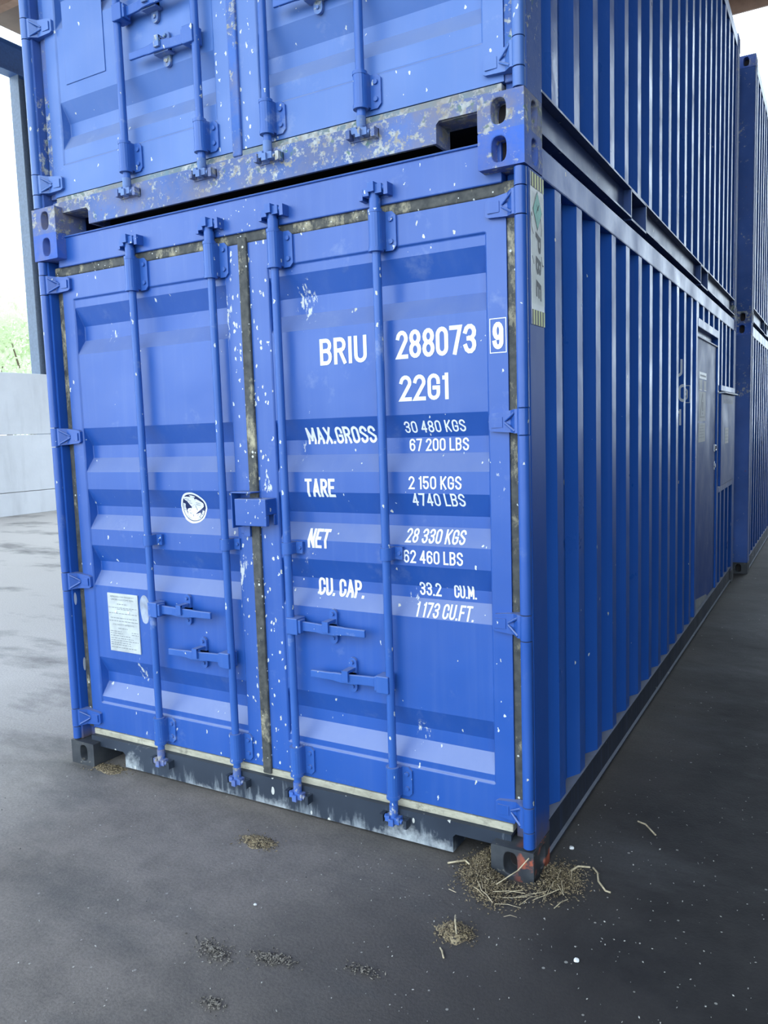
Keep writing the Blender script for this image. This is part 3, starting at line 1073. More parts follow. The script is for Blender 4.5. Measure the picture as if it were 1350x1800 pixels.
def container(loc, label, mats, phase=0.410, doors=True, old=False, rods=(0.60, 1.062, 1.392, 1.857), ribs=None, mods=False, pockets=(), full=True):
    root = empty('shipping_container', loc)
    tag(root, label, 'container', 'stacked blue containers')
    P_, S_, POST = mats['paint'], mats['side'], mats['post']
    # corner castings
    for (x, sx) in ((0, 1), (CW, -1)):
        for (y, sy) in ((0, 1), (CL, -1)):
            for (z, sz) in ((0, 1), (CH, -1)):
                m_ = mats['cast_low'] if sz > 0 else mats['cast_top']
                me = CAST[(sx, sy, sz)].copy()
                o = link('corner_casting', me, m_, root, (x, y, z))
                me.materials.append(M_HOLE)
                for pg in me.polygons:
                    if len(pg.vertices) > 8:
                        pg.material_index = 1
                addbevel(o, 0.004)
    # corner posts
    for (x, sx) in ((0, 1), (CW, -1)):
        for (y, sy) in ((0, 1), (CL, -1)):
            X = lambda a: x + sx * a
            Y = lambda a: y + sy * a
            fy, pw = (0.030, 0.050) if (doors and sy > 0) else (0.004, 0.150)
            poly = [(X(0.002), Y(fy + 0.006)), (X(0.008), Y(fy)), (X(pw - 0.004), Y(fy)), (X(pw), Y(fy + 0.006)), (X(pw), Y(0.09)), (X(pw + 0.004 if pw > 0.09 else 0.095), Y(0.09)), (X(pw + 0.004 if pw > 0.09 else 0.095), Y(0.19)), (X(0.002), Y(0.19))]
            if sx * sy < 0:
                poly = poly[::-1]
            poly = poly[::-1]
            MBp = MB()
            MBp.prism(poly if True else poly, 'z', 0.118, CH - 0.118)
            o = MBp.build('corner_post', POST, root, 0.004)
            fix_normals(o)
    # side rails and panels
    for sgn, xo in ((1, CW - 0.004), (-1, 0.004)):
        mb = MB()
        a, b = (xo - 0.06, xo) if sgn > 0 else (xo, xo + 0.06)
        mb.box(a, b, 0.178, CL - 0.178, CH - 0.122, CH - 0.018)
        mb.build('top_side_rail', S_, root, 0.006)
        mb = MB()
        segs = [0.178] + [v for p in pockets for v in p] + [CL - 0.178]
        for k in range(0, len(segs), 2):
            rail_channel(mb, CW if sgn > 0 else 0.0, sgn, segs[k], segs[k + 1], 0.022, 0.165, 0.036 if pockets else 0.014)
        for p in pockets:      # frames round the fork pockets
            xa, xb = (CW - 0.075, CW - 0.0) if sgn > 0 else (0.0, 0.075)
            mb.box(xa, xb, p[0], p[1], 0.150, 0.165)
            mb.box(xa, xb, p[0], p[1], 0.012, 0.022)
            for e in p:
                mb.box(xa, xb, e - 0.006, e + 0.006, 0.02, 0.16)
        mb.build('bottom_side_rail', mats['rail'], root)
        xp = CW - 0.008 if sgn > 0 else 0.008
        if mods and sgn > 0:
            side_panel(root, xp, sgn, 0.19, 3.60, 0.165, CH - 0.12, phase, S_)
            side_panel(root, xp, sgn, 3.66, 4.76, 2.36, CH - 0.12, phase, S_)
            side_panel(root, xp, sgn, 4.86, 5.87, 1.90, CH - 0.12, phase, S_)
            side_panel(root, xp, sgn, 4.86, 5.87, 0.165, 1.02, phase, S_)
        else:
            side_panel(root, xp, sgn, 0.19, CL - 0.19, 0.165, CH - 0.12, phase, S_)
    # roof and floor sheets
    mb = MB()
    k = 0.2
    while k < CL - 0.25:
        mb.box(0.06, CW - 0.06, k, k + 0.12, CH - 0.03, CH - 0.012)
        k += 0.209
    mb.box(0.05, CW - 0.05, 0.1, CL - 0.1, CH - 0.05, CH - 0.03)
    mb.build('roof_panel', S_, root)
    MB().box(0.076, CW - 0.076, 0.12, CL - 0.12, 0.125, 0.16).build('floor_panel', M_DARK, root)
    # far end wall (and near end when it has no doors shown)
    for (yw, sgn, want) in ((CL - 0.06, 1, True), (0.06, -1, not doors)):
        if not want:
            continue
        v, f = [], []
        xs = []
        x = 0.09
        while x < CW - 0.1:
            xs += [(x, 0), (x + 0.07, 0), (x + 0.125, 0.04), (x + 0.195, 0.04)]
            x += 0.25
        for (a, d) in xs:
            v += [(a, yw - sgn * d, 0.1), (a, yw - sgn * d, CH - 0.1)]
        for i in range(len(xs) - 1):
            q = (2 * i, 2 * i + 2, 2 * i + 3, 2 * i + 1)
            f.append(q if sgn < 0 else q[::-1])
        o = MB().add(v, f).build('end_panel', P_, root)
        mb = MB()
        ya, yb = (yw - 0.06, yw + 0.05) if sgn > 0 else (yw - 0.05, yw + 0.06)
        mb.box(0.162, CW - 0.162, ya, yb, 0.02, 0.13)
        mb.build('bottom_end_rail', P_, root)
        MB().box(0.162, CW - 0.162, ya, yb, CH - 0.13, CH - 0.02).build('top_end_rail', P_, root)
    if not doors:
        return root

    # ---- door end frame
    mb = MB()
    mb.box(0.100, CW - 0.100, 0.052, 0.15, CH - 0.150, CH - 0.016)
    mb.box(0.100, CW - 0.100, 0.044, 0.056, CH - 0.020, CH - 0.012)
    mb.build('door_header', mats['header'], root, 0.004)
    # sill with the cut-outs beside the castings
    nx = 0.335
    poly = [(0.100, 0.092), (nx - 0.012, 0.092), (nx, 0.080), (nx, 0.018), (CW - nx, 0.018), (CW - nx, 0.080), (CW - nx + 0.012, 0.092), (CW - 0.100, 0.092), (CW - 0.100, 0.142), (0.100, 0.142)]
    mb = MB()
    mb.prism(poly, 'y', 0.045, 0.058)
    mb.box(0.100, CW - 0.100, 0.058, 0.16, 0.130, 0.142)
    for xx in (nx, CW - nx - 0.012):
        mb.box(xx, xx + 0.012, 0.058, 0.16, 0.018, 0.10)
    mb.box(0.162, nx, 0.058, 0.16, 0.090, 0.10)
    mb.box(CW - nx, CW - 0.162, 0.058, 0.16, 0.090, 0.10)
    o = mb.build('door_sill', mats['sill'], root)
    fix_normals(o)
    MB().box(0.100, CW - 0.100, 0.066, 0.12, 0.142, 0.172).build('threshold_strip', mats['thresh'], root, 0.003)
    # rubber seals
    g = MB()
    g.box(0.052, CW - 0.052, 0.064, 0.11, 2.401, 2.447)
    g.build('top_seal', mats['gasket'], root, 0.008, seg=3)
    for x0 in (0.055, CW - 0.093):
        MB().box(x0, x0 + 0.038, 0.074, 0.12, 0.172, 2.401).build('side_seal', mats['gasket'], root, 0.004)
    MB().box(1.186, 1.231, 0.056, 0.10, 0.150, 2.425).build('middle_seal', mats['gasket2'], root, 0.006, seg=3)

    zt, zb = 2.402, 0.176
    leaves = []
    for k, (xl, xr, pl, pr) in enumerate(((0.093, 1.192, 0.168, 1.100), (1.226, CW - 0.093, 1.330, CW - 0.172))):
        lf = link('cargo_door', leaf_mesh(xl, xr, zb, zt, pl, pr, 0.318, 2.286, ribs), P_, root)
        lf['label'] = 'left leaf of the door pair' if k == 0 else 'right leaf of the door pair'
        addbevel(lf, 0.003)
        leaves.append(lf)
        sg = 1 if k == 0 else -1
        hx = 0.024 if k == 0 else CW - 0.024
        for hz in (2.362, 1.640, 0.928, 0.232):
            link('hinge', HINGE[sg], mats['gear'], lf, (hx, 0, hz))
        for j in (2 * k, 2 * k + 1):
            rx = rods[j]
            link('locking_rod', ROD, M_ROD, lf, (rx, 0, 0))
            link('rod_bracket', BR_T, M_ROD, lf, (rx, 0, 2.282))
            link('rod_bracket', BR_B, M_ROD, lf, (rx, 0, 0.197))
            link('rod_guide', GUIDE, M_ROD, lf, (rx, 0, 1.158))
            o = link('cam_lock', CAM, mats['iron'], lf, (rx, 0, 2.462))
            o = link('cam_lock', CAM_S, mats['iron2'], lf, (rx, 0, 0.128))
            o.scale = (0.8, 0.9, -0.8)
            link('cam_keeper', KEEP, mats['gear'], root, (rx, 0, 2.462))
            o = link('cam_keeper', KEEP_S, mats['sill'], root, (rx, 0, 0.118))
            o.scale = (1, 0.8, -0.8)
            s2 = 1 if j % 2 == 0 else -1
            hz = 0.838 if j % 2 == 0 else 0.648
            me = handle_mesh(s2, 0.365)
            o = link('door_handle', me, M_ROD, lf, (rx, 0, hz))
            addbevel(o, 0.003)
            link('handle_catch', CATCH, mats['iron'], lf, (rx + s2 * 0.190, 0, hz + 0.004))
    # hinge bars on the posts, broken at the hinges
    for hx in (0.024, CW - 0.024):
        zz = [0.125, 0.184, 0.280, 0.880, 0.976, 1.592, 1.688, 2.314, 2.410, 2.468]
        for k in range(0, 10, 2):
            mb = MB()
            mb.tube((hx, 0.0225, zz[k]), (hx, 0.0225, zz[k + 1]), 0.0205, n=20)
            mb.box(hx - 0.0200, hx + 0.0200, 0.0225, 0.034, zz[k], zz[k + 1])
            mb.build('hinge_bar', P_, root)
    return root, leaves


def fix_normals(o):
    bm = bmesh.new()
    bm.from_mesh(o.data)
    bmesh.ops.recalc_face_normals(bm, faces=bm.faces)
    bm.to_mesh(o.data)
    bm.free()


RIBS_LOW = [(2.250, 2.030), (1.680, 1.467), (1.385, 1.189), (1.110, 0.911), (0.548, 0.345)]
RIBS_UP = [(2.250, 2.030), (1.700, 1.487), (1.385, 1.189), (1.110, 0.911), (0.592, 0.382)]

M_RAIL_LOW = mat_paint('dusty_rail', (0.020, 0.026, 0.045), (0.035, 0.040, 0.055), wear=0.4, dust=0.75, rough=0.6, splat=False, spec=0.2)
MATS_LOW = dict(paint=M_PAINT, side=M_SIDE, post=M_POST, cast_low=M_CASTLOW, cast_top=M_CAST, rail=M_RAIL_LOW,
                header=M_PAINT, sill=M_SILL, thresh=M_THRESH, gasket=M_GASKET, gasket2=M_GASKET, gear=M_PAINT, iron=M_ROD, iron2=mat_worn('scuffed_cam', (0.035, 0.10, 0.34), 0, 1, 0.5))
M_POST_UP = mat_worn('scratched_post', (0.035, 0.085, 0.28), 0, 1, -0.15)
M_SEAL_UP = mat_worn('overpainted_seal', (0.045, 0.11, 0.34), 0, 1, 0.22)
M_STRIP_UP = mat_worn('peeling_strip', (0.11, 0.17, 0.20), 0, 1, 0.62)
M_RAIL_UP = mat_paint('blue_rail_old', (0.035, 0.06, 0.17), (0.045, 0.075, 0.20), wear=1.0, splat=False, spec=0.35, tint=(0.50, 0.70, 1.0))
MATS_UP = dict(paint=M_PAINT_UP, side=M_SIDE_UP, post=M_POST_UP, cast_low=mat_worn('flaked_casting', (0.05, 0.10, 0.30), 0, 1, 0.5), cast_top=M_CAST, rail=M_RAIL_UP,
               header=M_PAINT_UP, sill=M_OLD, thresh=M_STRIP_UP, gasket=M_SEAL_UP, gasket2=M_SEAL_UP, gear=M_PAINT_UP, iron=M_IRON, iron2=M_IRON)

low, (LL, LR) = container((0, 0, 0), 'blue container with white BRIU 288073 lettering standing on the ground at the front', MATS_LOW, ribs=RIBS_LOW, mods=True)
upc, (UL, UR) = container((0, 0, CH), 'weathered blue container stacked on the front one, flaking paint along its sill', MATS_UP, phase=0.385, old=True,
                          rods=(0.610, 1.045, 1.385, 1.812), ribs=RIBS_UP, pockets=((1.52, 1.86), (3.75, 4.09)))
MATS_FAR = dict(MATS_LOW, paint=M_SIDE, post=M_POST_UP, cast_low=M_CASTLOW)
container((0.100, 6.42, 0), 'blue container on the ground behind the front one, seen edge-on at far right', MATS_FAR, doors=False, phase=0.40)
MATS_FAR2 = dict(MATS_UP, paint=M_SIDE_UP)
container((0.105, 6.42, CH), 'blue container stacked at far right behind the upper one, scratched post', MATS_FAR2, doors=False, phase=0.40, pockets=((1.52, 1.86), (3.75, 4.09)))

# ---- lettering on the right leaf of the front container
rib_d = make_rib_fn(RIBS_LOW)
brk = []
for (zt_, zb_) in RIBS_LOW:
    brk += [(1, zt_), (1, zt_ - TS), (1, zb_ + BS), (1, zb_)]


def on_door(u, v):
    return (u, YD - 0.0012 + rib_d(v), v)


def on_frame(u, v):
    return (u, YD - 0.0085, v)


for s, rect, off in (
        ('BRIU', (1.561, 1.886, 1.776, 1.988), 0.012), ('288073', (1.904, 1.886, 2.226, 1.989), 0.012),
        ('22G1', (1.913, 1.730, 2.115, 1.825), 0.012),
        ('MAX.GROSS', (1.462, 1.578, 1.786, 1.645), 0.010), ('30 480 KGS', (1.918, 1.612, 2.168, 1.656), 0.006),
        ('67 200 LBS', (1.928, 1.543, 2.172, 1.590), 0.006),
        ('TARE', (1.462, 1.366, 1.607, 1.440), 0.010), ('2 150 KGS', (1.940, 1.402, 2.157, 1.451), 0.006),
        ('4740 LBS', (1.948, 1.338, 2.165, 1.387), 0.006),
        ('NET', (1.464, 1.158, 1.568, 1.234), 0.010), ('28 330 KGS', (1.914, 1.198, 2.161, 1.250), 0.006),
        ('62 460 LBS', (1.909, 1.121, 2.156, 1.171), 0.006),
        ('CU. CAP.', (1.484, 0.958, 1.708, 1.030), 0.010), ('33.2', (1.955, 0.991, 2.047, 1.044), 0.006),
        ('CU.M.', (2.100, 0.991, 2.192, 1.041), 0.006), ('1 173 CU.FT.', (1.949, 0.914, 2.192, 0.966), 0.006)):
    stencil(s, rect, M_WHITE, LR, on_door, brk, thick=0.15 if off > .006 else 0.135)
stencil('9', (2.290, 1.892, 2.330, 1.985), M_WHITE, LR, on_frame, thick=0.165)
bv, bf = [], []
for (a, b, c, d) in ((2.279, 1.879, 2.341, 1.882), (2.279, 1.995, 2.341, 1.998), (2.279, 1.882, 2.282, 1.995), (2.338, 1.882, 2.341, 1.995)):
    o_ = len(bv)
    bv += [(a, b), (c, b), (c, d), (a, d)]
    bf.append((o_, o_ + 1, o_ + 2, o_ + 3))
flat_shape('number_frame', bv, bf, M_WHITE, LR, on_frame)

# ---- round emblem on the left leaf (egg outline, spread-winged bird, ring of small letters)
EGG = [(0.7661, 1.3504), (0.7908, 1.3699), (0.8268, 1.3763), (0.8561, 1.3707), (0.8802, 1.3554), (0.8966, 1.3367), (0.899, 1.3178), (0.8918, 1.2956), (0.8819, 1.2695), (0.8676, 1.2512), (0.8511, 1.2393), (0.8191, 1.234), (0.7921, 1.239), (0.7628, 1.2527), (0.7457, 1.2767), (0.7396, 1.3047), (0.7526, 1.3309)]
BIRD = [[(0.7771, 1.3538), (0.798, 1.3565), (0.8234, 1.3545), (0.8401, 1.3516), (0.8433, 1.3421), (0.8354, 1.3229), (0.8072, 1.3078), (0.7984, 1.3221), (0.7928, 1.3348), (0.7817, 1.3411)], [(0.8168, 1.3631), (0.8317, 1.3625), (0.8501, 1.3573), (0.8479, 1.353), (0.8236, 1.3548)], [(0.8478, 1.3469), (0.864, 1.3393), (0.8793, 1.3301), (0.8852, 1.3238), (0.8789, 1.3094), (0.8646, 1.3011), (0.8387, 1.2852), (0.8283, 1.3083), (0.8371, 1.3293)], [(0.8075, 1.3075), (0.8355, 1.3222), (0.8383, 1.2849), (0.8258, 1.276), (0.8021, 1.2809), (0.7972, 1.2965)], [(0.7805, 1.2992), (0.7987, 1.3031), (0.8013, 1.2812), (0.7854, 1.2823), (0.7746, 1.2898)], [(0.7775, 1.2865), (0.7853, 1.2814), (0.8016, 1.28), (0.8299, 1.2755), (0.8547, 1.2825), (0.856, 1.2734), (0.8409, 1.2607), (0.817, 1.2555), (0.7921, 1.2625), (0.7807, 1.2745)]]
FEATH = [[(0.7851, 1.3475), (0.8106, 1.3455), (0.8098, 1.3439), (0.7841, 1.3456)], [(0.7953, 1.3397), (0.8179, 1.3361), (0.8169, 1.3342), (0.7943, 1.3377)], [(0.8017, 1.3286), (0.8186, 1.3257), (0.8176, 1.3238), (0.8007, 1.3267)], [(0.8428, 1.3294), (0.8688, 1.3251), (0.868, 1.3235), (0.8418, 1.3275)], [(0.8407, 1.3214), (0.8647, 1.3171), (0.8637, 1.3151), (0.8397, 1.3194)], [(0.7861, 1.2916), (0.7987, 1.295), (0.7986, 1.2931), (0.7859, 1.2894)], [(0.7935, 1.281), (0.8013, 1.275), (0.7991, 1.2741), (0.7914, 1.2797)], [(0.8114, 1.2737), (0.8148, 1.2646), (0.8123, 1.2639), (0.8089, 1.2731)], [(0.8335, 1.2697), (0.8441, 1.2761), (0.8456, 1.2749), (0.835, 1.2682)]]

EC = (sum(p[0] for p in EGG) / len(EGG), sum(p[1] for p in EGG) / len(EGG))


def smooth_loop(pts, n=3):
    """closed Catmull-Rom loop through the points"""
    out, N = [], len(pts)
    for i in range(N):
        p0, p1, p2, p3 = pts[i - 1], pts[i], pts[(i + 1) % N], pts[(i + 2) % N]
        for k in range(n):
            t_ = k / n
            out.append(tuple(0.5 * (2 * p1[c] + (p2[c] - p0[c]) * t_ + (2 * p0[c] - 5 * p1[c] + 4 * p2[c] - p3[c]) * t_ ** 2 + (3 * p1[c] - p0[c] - 3 * p2[c] + p3[c]) * t_ ** 3) for c in (0, 1)))
    return out


LOOP = smooth_loop(EGG)


def egg(k):
    return [(EC[0] + (p[0] - EC[0]) * k, EC[1] + (p[1] - EC[1]) * k) for p in LOOP]


def em(layer):
    def f_(u, v):
        return (u, YD - 0.0012 - 0.0007 * layer + rib_d(v), v)
    return f_


flat_shape('emblem', egg(1.0), [list(range(len(LOOP)))], M_WHITE, LL, em(0), brk)
flat_shape('emblem_field', egg(0.88), [list(range(len(LOOP)))], M_NAVY, LL, em(1), brk)
# white band round the lower side, carrying the small letters
o1, i1 = egg(0.83), egg(0.67)
seq = list(range(22, len(LOOP))) + [0]
seq = seq[:-3]
nn_ = len(seq)
flat_shape('emblem_ring', [o1[i] for i in seq] + [i1[i] for i in seq], [(i, i + 1, nn_ + i + 1, nn_ + i) for i in range(nn_ - 1)], M_WHITE, LL, em(2), brk)
for k, b_ in enumerate(BIRD):
    flat_shape('emblem_bird', b_, [list(range(len(b_)))], M_WHITE, LL, em(3), brk)
sl_v, sl_f = [], []
for q in FEATH:
    o_ = len(sl_v)
    sl_v += q
    sl_f.append((o_, o_ + 1, o_ + 2, o_ + 3))
flat_shape('feather_lines', sl_v, sl_f, M_NAVY, LL, em(4), brk)
txt = 'AMERICAN BUREAU OF SHIPPING'
mid = egg(0.75)
path_ = [mid[i] for i in seq][::-1]
cum = [0.0]
for p0, p1 in zip(path_[:-1], path_[1:]):
    cum.append(cum[-1] + math.dist(p0, p1))
for k, chx in enumerate(txt):
    if chx == ' ':
        continue
    d_ = cum[-1] * (0.03 + 0.94 * k / (len(txt) - 1))
    i_ = max(j for j in range(len(cum) - 1) if cum[j] <= d_)
    f_ = (d_ - cum[i_]) / (cum[i_ + 1] - cum[i_])
    px_ = path_[i_][0] + (path_[i_ + 1][0] - path_[i_][0]) * f_
    pz_ = path_[i_][1] + (path_[i_ + 1][1] - path_[i_][1]) * f_
    tv = Vector((path_[i_ + 1][0] - path_[i_][0], path_[i_ + 1][1] - path_[i_][1])).normalized()
    uv_ = Vector((-tv.y, tv.x))
    gv, gf = glyphs(chx)
    vv = [(px_ + tv.x * (p - .5) * .0042 + uv_.x * (q - .5) * .0055, pz_ + tv.y * (p - .5) * .0042 + uv_.y * (q - .5) * .0055) for p, q in gv]
    flat_shape('emblem_letter', vv, gf, M_NAVY, LL, em(4), brk)

# ---- data plate on the left leaf
pl_ = MB().box(0.256, 0.462, YD - 0.006, YD, 0.592, 0.880).build('data_plate', M_ALU, LL, 0.001)


def on_plate(u, v):
    return (u, YD - 0.0066, v)


letters('APPROVED FOR TRANSPORT', (0.276, 0.860, 0.440, 0.868), M_INK_FAINT, LL, on_plate)
letters('UNDER CUSTOMS SEAL', (0.280, 0.846, 0.436, 0.854), M_INK_FAINT, LL, on_plate)
letters('CSC SAFETY APPROVAL', (0.285, 0.722, 0.432, 0.731), M_INK_FAINT, LL, on_plate)
lv, lfc = [], []
rl = random.Random(3)
for (z_, x0_, x1_) in ((0.826, .32, .39), (0.808, .262, .455), (0.801, .32, .42), (0.780, .262, .455), (0.757, .27, .45), (0.742, .262, .455), (0.706, .32, .385),
                       (0.690, .264, .34), (0.690, .41, .455), (0.680, .264, .35), (0.680, .41, .455), (0.668, .264, .40), (0.656, .264, .42), (0.645, .264, .452), (0.634, .264, .40), (0.624, .264, .40), (0.610, .264, .44)):
    x_ = x0_
    while x_ < x1_:
        w_ = rl.uniform(0.006, 0.022)
        o_ = len(lv)
        lv += [(x_, z_), (min(x1_, x_ + w_), z_), (min(x1_, x_ + w_), z_ + 0.0035), (x_, z_ + 0.0035)]
        lfc.append((o_, o_ + 1, o_ + 2, o_ + 3))
        x_ += w_ + 0.004
tag(flat_shape('small_print', lv, lfc, M_INK_FAINT, LL, on_plate), kind='stuff')
for (x_, z_) in ((0.312, 0.790), (0.400, 0.792)):
    MB().hex((x_, YD - 0.006, z_), 0.006, 0.004, n=10).build('rivet', M_WHITE, LL)
# grey patch where a sticker was scraped off
pp = []
for k in range(20):
    a = 2 * math.pi * k / 20
    pp.append((0.502 + 0.030 * math.cos(a) * (1 + .1 * math.sin(3 * a)), 0.815 + 0.075 * math.sin(a) * (1 + .08 * math.cos(2 * a))))
flat_shape('bare_patch', pp, [list(range(20))], M_SCUFF, LL, lambda u, v: (u, YD - 0.0006, v))
# outline plate of the upper left leaf
MB().box(0.215, 0.475, YD - 0.004, YD, 0.66, 1.02).build('blank_plate', M_PAINT_UP, UL, 0.002)

# ---- lock box over the seam
bx_ = MB()
x0, x1, y0, y1, z0, z1 = 1.152, 1.316, -0.002, 0.070, 1.247, 1.360
t_ = 0.006
bx_.box(x0, x1, y0, y0 + t_, z0, z1)
bx_.box(x0, x0 + t_, y0 + t_, y1, z0, z1)
bx_.box(x1 - t_, x1, y0 + t_, y1, z0 + 0.046, z1)
bx_.box(x1 - t_, x1, y0 + t_, y0 + 0.022, z0, z0 + 0.046)
bx_.box(x1 - t_, x1, y1 - 0.018, y1, z0, z0 + 0.046)
bx_.box(x0 + t_, x1 - t_, y0 + t_, y1, z1 - t_, z1)
lb_ = bx_.build('lock_box', M_PAINT, LR, 0.003)
mb = MB()
mb.box(1.128, 1.134, 0.004, 0.070, 1.235, 1.388)
mb.box(1.134, 1.235, 0.004, 0.070, 1.382, 1.388)
mb.box(1.128, 1.195, 0.060, 0.070, 1.205, 1.388)
mb.box(1.155, 1.190, 0.045, 0.068, 1.195, 1.246)
mb.build('lock_bracket', M_PAINT, LL, 0.002)

# ---- sticker on the side of the corner post
SX = CW - 0.002 + 0.0012
stk = MB().box(CW - 0.004, SX, 0.056, 0.188, 1.965, 2.462).build('warning_sticker', M_CREAM, low)


def on_post(layer):
    def f_(u, v):
        return (SX + 0.0005 + 0.0004 * layer, u, v)
    return f_


vv, ff = [], []
k = 0
u_ = 0.060
while u_ < 0.186:
    o_ = len(vv)
    vv += quadf(u_, 2.035, u_ + 0.0035, 2.40)[0]
    ff.append((o_, o_ + 1, o_ + 2, o_ + 3))
    u_ += 0.0125
flat_shape('pinstripes', vv, ff, M_STRIPE, stk, on_post(0), normal=(1, 0, 0))
for (za, zb_) in ((2.415, 2.462), (1.965, 2.015)):
    for mm, ph in ((M_INK, 0), (M_YELLOW, 1)):
        vv, ff = [], []
        for k in range(5):
            a = 0.056 + (2 * k + ph) * 0.0132
            o_ = len(vv)
            vv += quadf(a, za, min(0.188, a + 0.0132), zb_)[0]
            ff.append((o_, o_ + 1, o_ + 2, o_ + 3))
        flat_shape('hazard_stripes', vv, ff, mm, stk, on_post(1), normal=(1, 0, 0))
dc = (0.120, 2.345)
for kx, mm, ly in ((1.0, M_INK, 1), (0.93, M_GREEN, 2)):
    dpt = [(dc[0] - 0.046 * kx, dc[1] - .0), (dc[0], dc[1] - 0.066 * kx), (dc[0] + 0.046 * kx, dc[1]), (dc[0], dc[1] + 0.066 * kx)]
    flat_shape('green_diamond', dpt, [(0, 1, 2, 3)], mm, stk, on_post(ly), normal=(1, 0, 0))
# little branching mark in the diamond
vv, ff = [], []
for (a, b) in (((-.015, -.012), (.012, .02)), ((-.012, .018), (.012, .002)), ((0, .0), (.018, .022))):
    p0, p1 = Vector(a), Vector(b)
    n2 = Vector((-(p1 - p0).y, (p1 - p0).x)).normalized() * 0.0013
    o_ = len(vv)
    vv += [(dc[0] + q.x, dc[1] + q.y) for q in (p0 - n2, p1 - n2, p1 + n2, p0 + n2)]
    ff.append((o_, o_ + 1, o_ + 2, o_ + 3))
flat_shape('diamond_mark', vv, ff, M_INK, stk, on_post(3), normal=(1, 0, 0))
# PBE running down the sticker (turned a quarter clockwise)
for chx, za, zb_ in (('P', 2.205, 2.275), ('B', 2.128, 2.196), ('E', 2.050, 2.118)):
    gv, gf = glyphs(chx, 0.03)
    vv = []
    for (p, q) in gv:
        vv.append((0.100 + q * 0.052, zb_ - (p + 0.28 * q) * (zb_ - za) * 0.82))
    flat_shape('lettering', vv, gf, M_INK, stk, on_post(1), normal=(1, 0, 0))
# black drips and pen marks
for pts in ([(.064, 2.318), (.058, 2.330), (.052, 2.315), (.057, 2.285), (.075, 2.262)], [(.150, 2.325), (.160, 2.29), (.156, 2.268)], [(.062, 2.19), (.078, 2.165)], [(.155, 2.20), (.165, 2.17), (.176, 2.172)]):
    vv, ff = [], []
    for (a, b) in zip(pts[:-1], pts[1:]):
        p0, p1 = Vector(a), Vector(b)
        n2 = Vector((-(p1 - p0).y, (p1 - p0).x)).normalized() * 0.0022
        o_ = len(vv)
        vv += [(q.x, q.y) for q in (p0 - n2, p1 - n2, p1 + n2, p0 + n2)]
        ff.append((o_, o_ + 1, o_ + 2, o_ + 3))
    flat_shape('pen_mark', vv, ff, M_INK, stk, on_post(3), normal=(1, 0, 0))

# ---- remains of the painted number on the corrugated side
PH = 0.410


def on_side(u, v):
    return (CW - 0.008 + 0.0012 - corr_x(u, PH), u, v)


sb = [(0, b) for b in corr_breaks(2.6, 3.6, PH)]
for s, rect in (('U', (2.985, 1.912, 3.082, 2.030)), ('0', (3.048, 1.748, 3.128, 1.866)), ('9', (3.262, 1.762, 3.345, 1.852)), ('1', (3.040, 1.593, 3.074, 1.700))):
    stencil(s, rect, M_WHITE_OLD, low, on_side, sb, (1, 0, 0), thick=0.16)
bv, bf = [], []
for (a, b, c, d) in ((3.240, 1.745, 3.368, 1.750), (3.240, 1.862, 3.368, 1.867), (3.362, 1.750, 3.368, 1.862), (3.240, 1.750, 3.246, 1.862)):
    o_ = len(bv)
    bv += [(a, b), (c, b), (c, d), (a, d)]
    bf.append((o_, o_ + 1, o_ + 2, o_ + 3))
flat_shape('number_frame', bv, bf, M_WHITE_OLD, low, on_side, sb, (1, 0, 0))

# ---- personnel door let into the side
fr = MB()
fr.box(CW - 0.070, CW - 0.004, 3.585, 3.655, 0.165, CH - 0.12)
fr.box(CW - 0.070, CW - 0.004, 4.760, 4.855, 0.165, CH - 0.12)
fr.box(CW - 0.070, CW - 0.002, 3.655, 4.760, 2.300, 2.362)
fr.build('side_door_frame', M_SIDE, low, 0.004)
sd = MB()
sd.box(CW - 0.060, CW - 0.018, 3.660, 4.755, 0.170, 2.235)
sdo = sd.build('side_door', M_SIDE_FLAT, low, 0.004)
MB().box(CW - 0.062, CW - 0.045, 3.655, 4.760, 2.235, 2.300).build('door_gap_board', M_SIDE, sdo)
MB().box(CW - 0.020, CW - 0.006, 3.660, 4.755, 2.228, 2.240).build('drip_strip', M_WHITE_OLD, sdo, 0.002)
DX = CW - 0.018


def on_sdoor(layer):
    def f_(u, v):
        return (DX + 0.0006 + 0.0006 * layer, u, v)
    return f_


def sign(name, u0, v0, u1, v1, mat, layer=0, parent=None):
    return flat_shape(name, *quadf(u0, v0, u1, v1), mat, parent or sdo, on_sdoor(layer), normal=(1, 0, 0))


sign('sign_plate', 3.84, 1.935, 4.20, 1.985, M_STRIPE)
vv, ff = [], []
u_ = 3.88
while u_ < 4.16:
    o_ = len(vv); vv += quadf(u_, 1.952, u_ + .022, 1.966)[0]; ff.append((o_, o_ + 1, o_ + 2, o_ + 3)); u_ += .03
flat_shape('sign_print', vv, ff, M_INK_FAINT, sdo, on_sdoor(1), normal=(1, 0, 0))
for (a, b) in ((3.84, 3.98), (4.07, 4.19)):
    sign('sign_square', a, 1.852, b, 1.925, M_SIGN)
    sign('sign_line', a, 1.846, b, 1.853, M_WHITE, 1)
sign('warning_sign', 3.83, 1.615, 4.17, 1.840, M_SIGN)
for kx, mm, ly in ((1.0, M_INK, 1), (0.84, M_SIGN, 2)):
    cx_, cz_ = 4.00, 1.710
    flat_shape('warning_triangle', [(cx_ - .13 * kx, cz_ - .07 * kx), (cx_ + .13 * kx, cz_ - .07 * kx), (cx_, cz_ + .125 * kx)], [(0, 1, 2)], mm, sdo, on_sdoor(ly), normal=(1, 0, 0))
flat_shape('warning_mark', [(3.985, 1.69), (4.015, 1.69), (4.020, 1.76), (3.98, 1.76)], [(0, 1, 2, 3)], M_INK, sdo, on_sdoor(3), normal=(1, 0, 0))
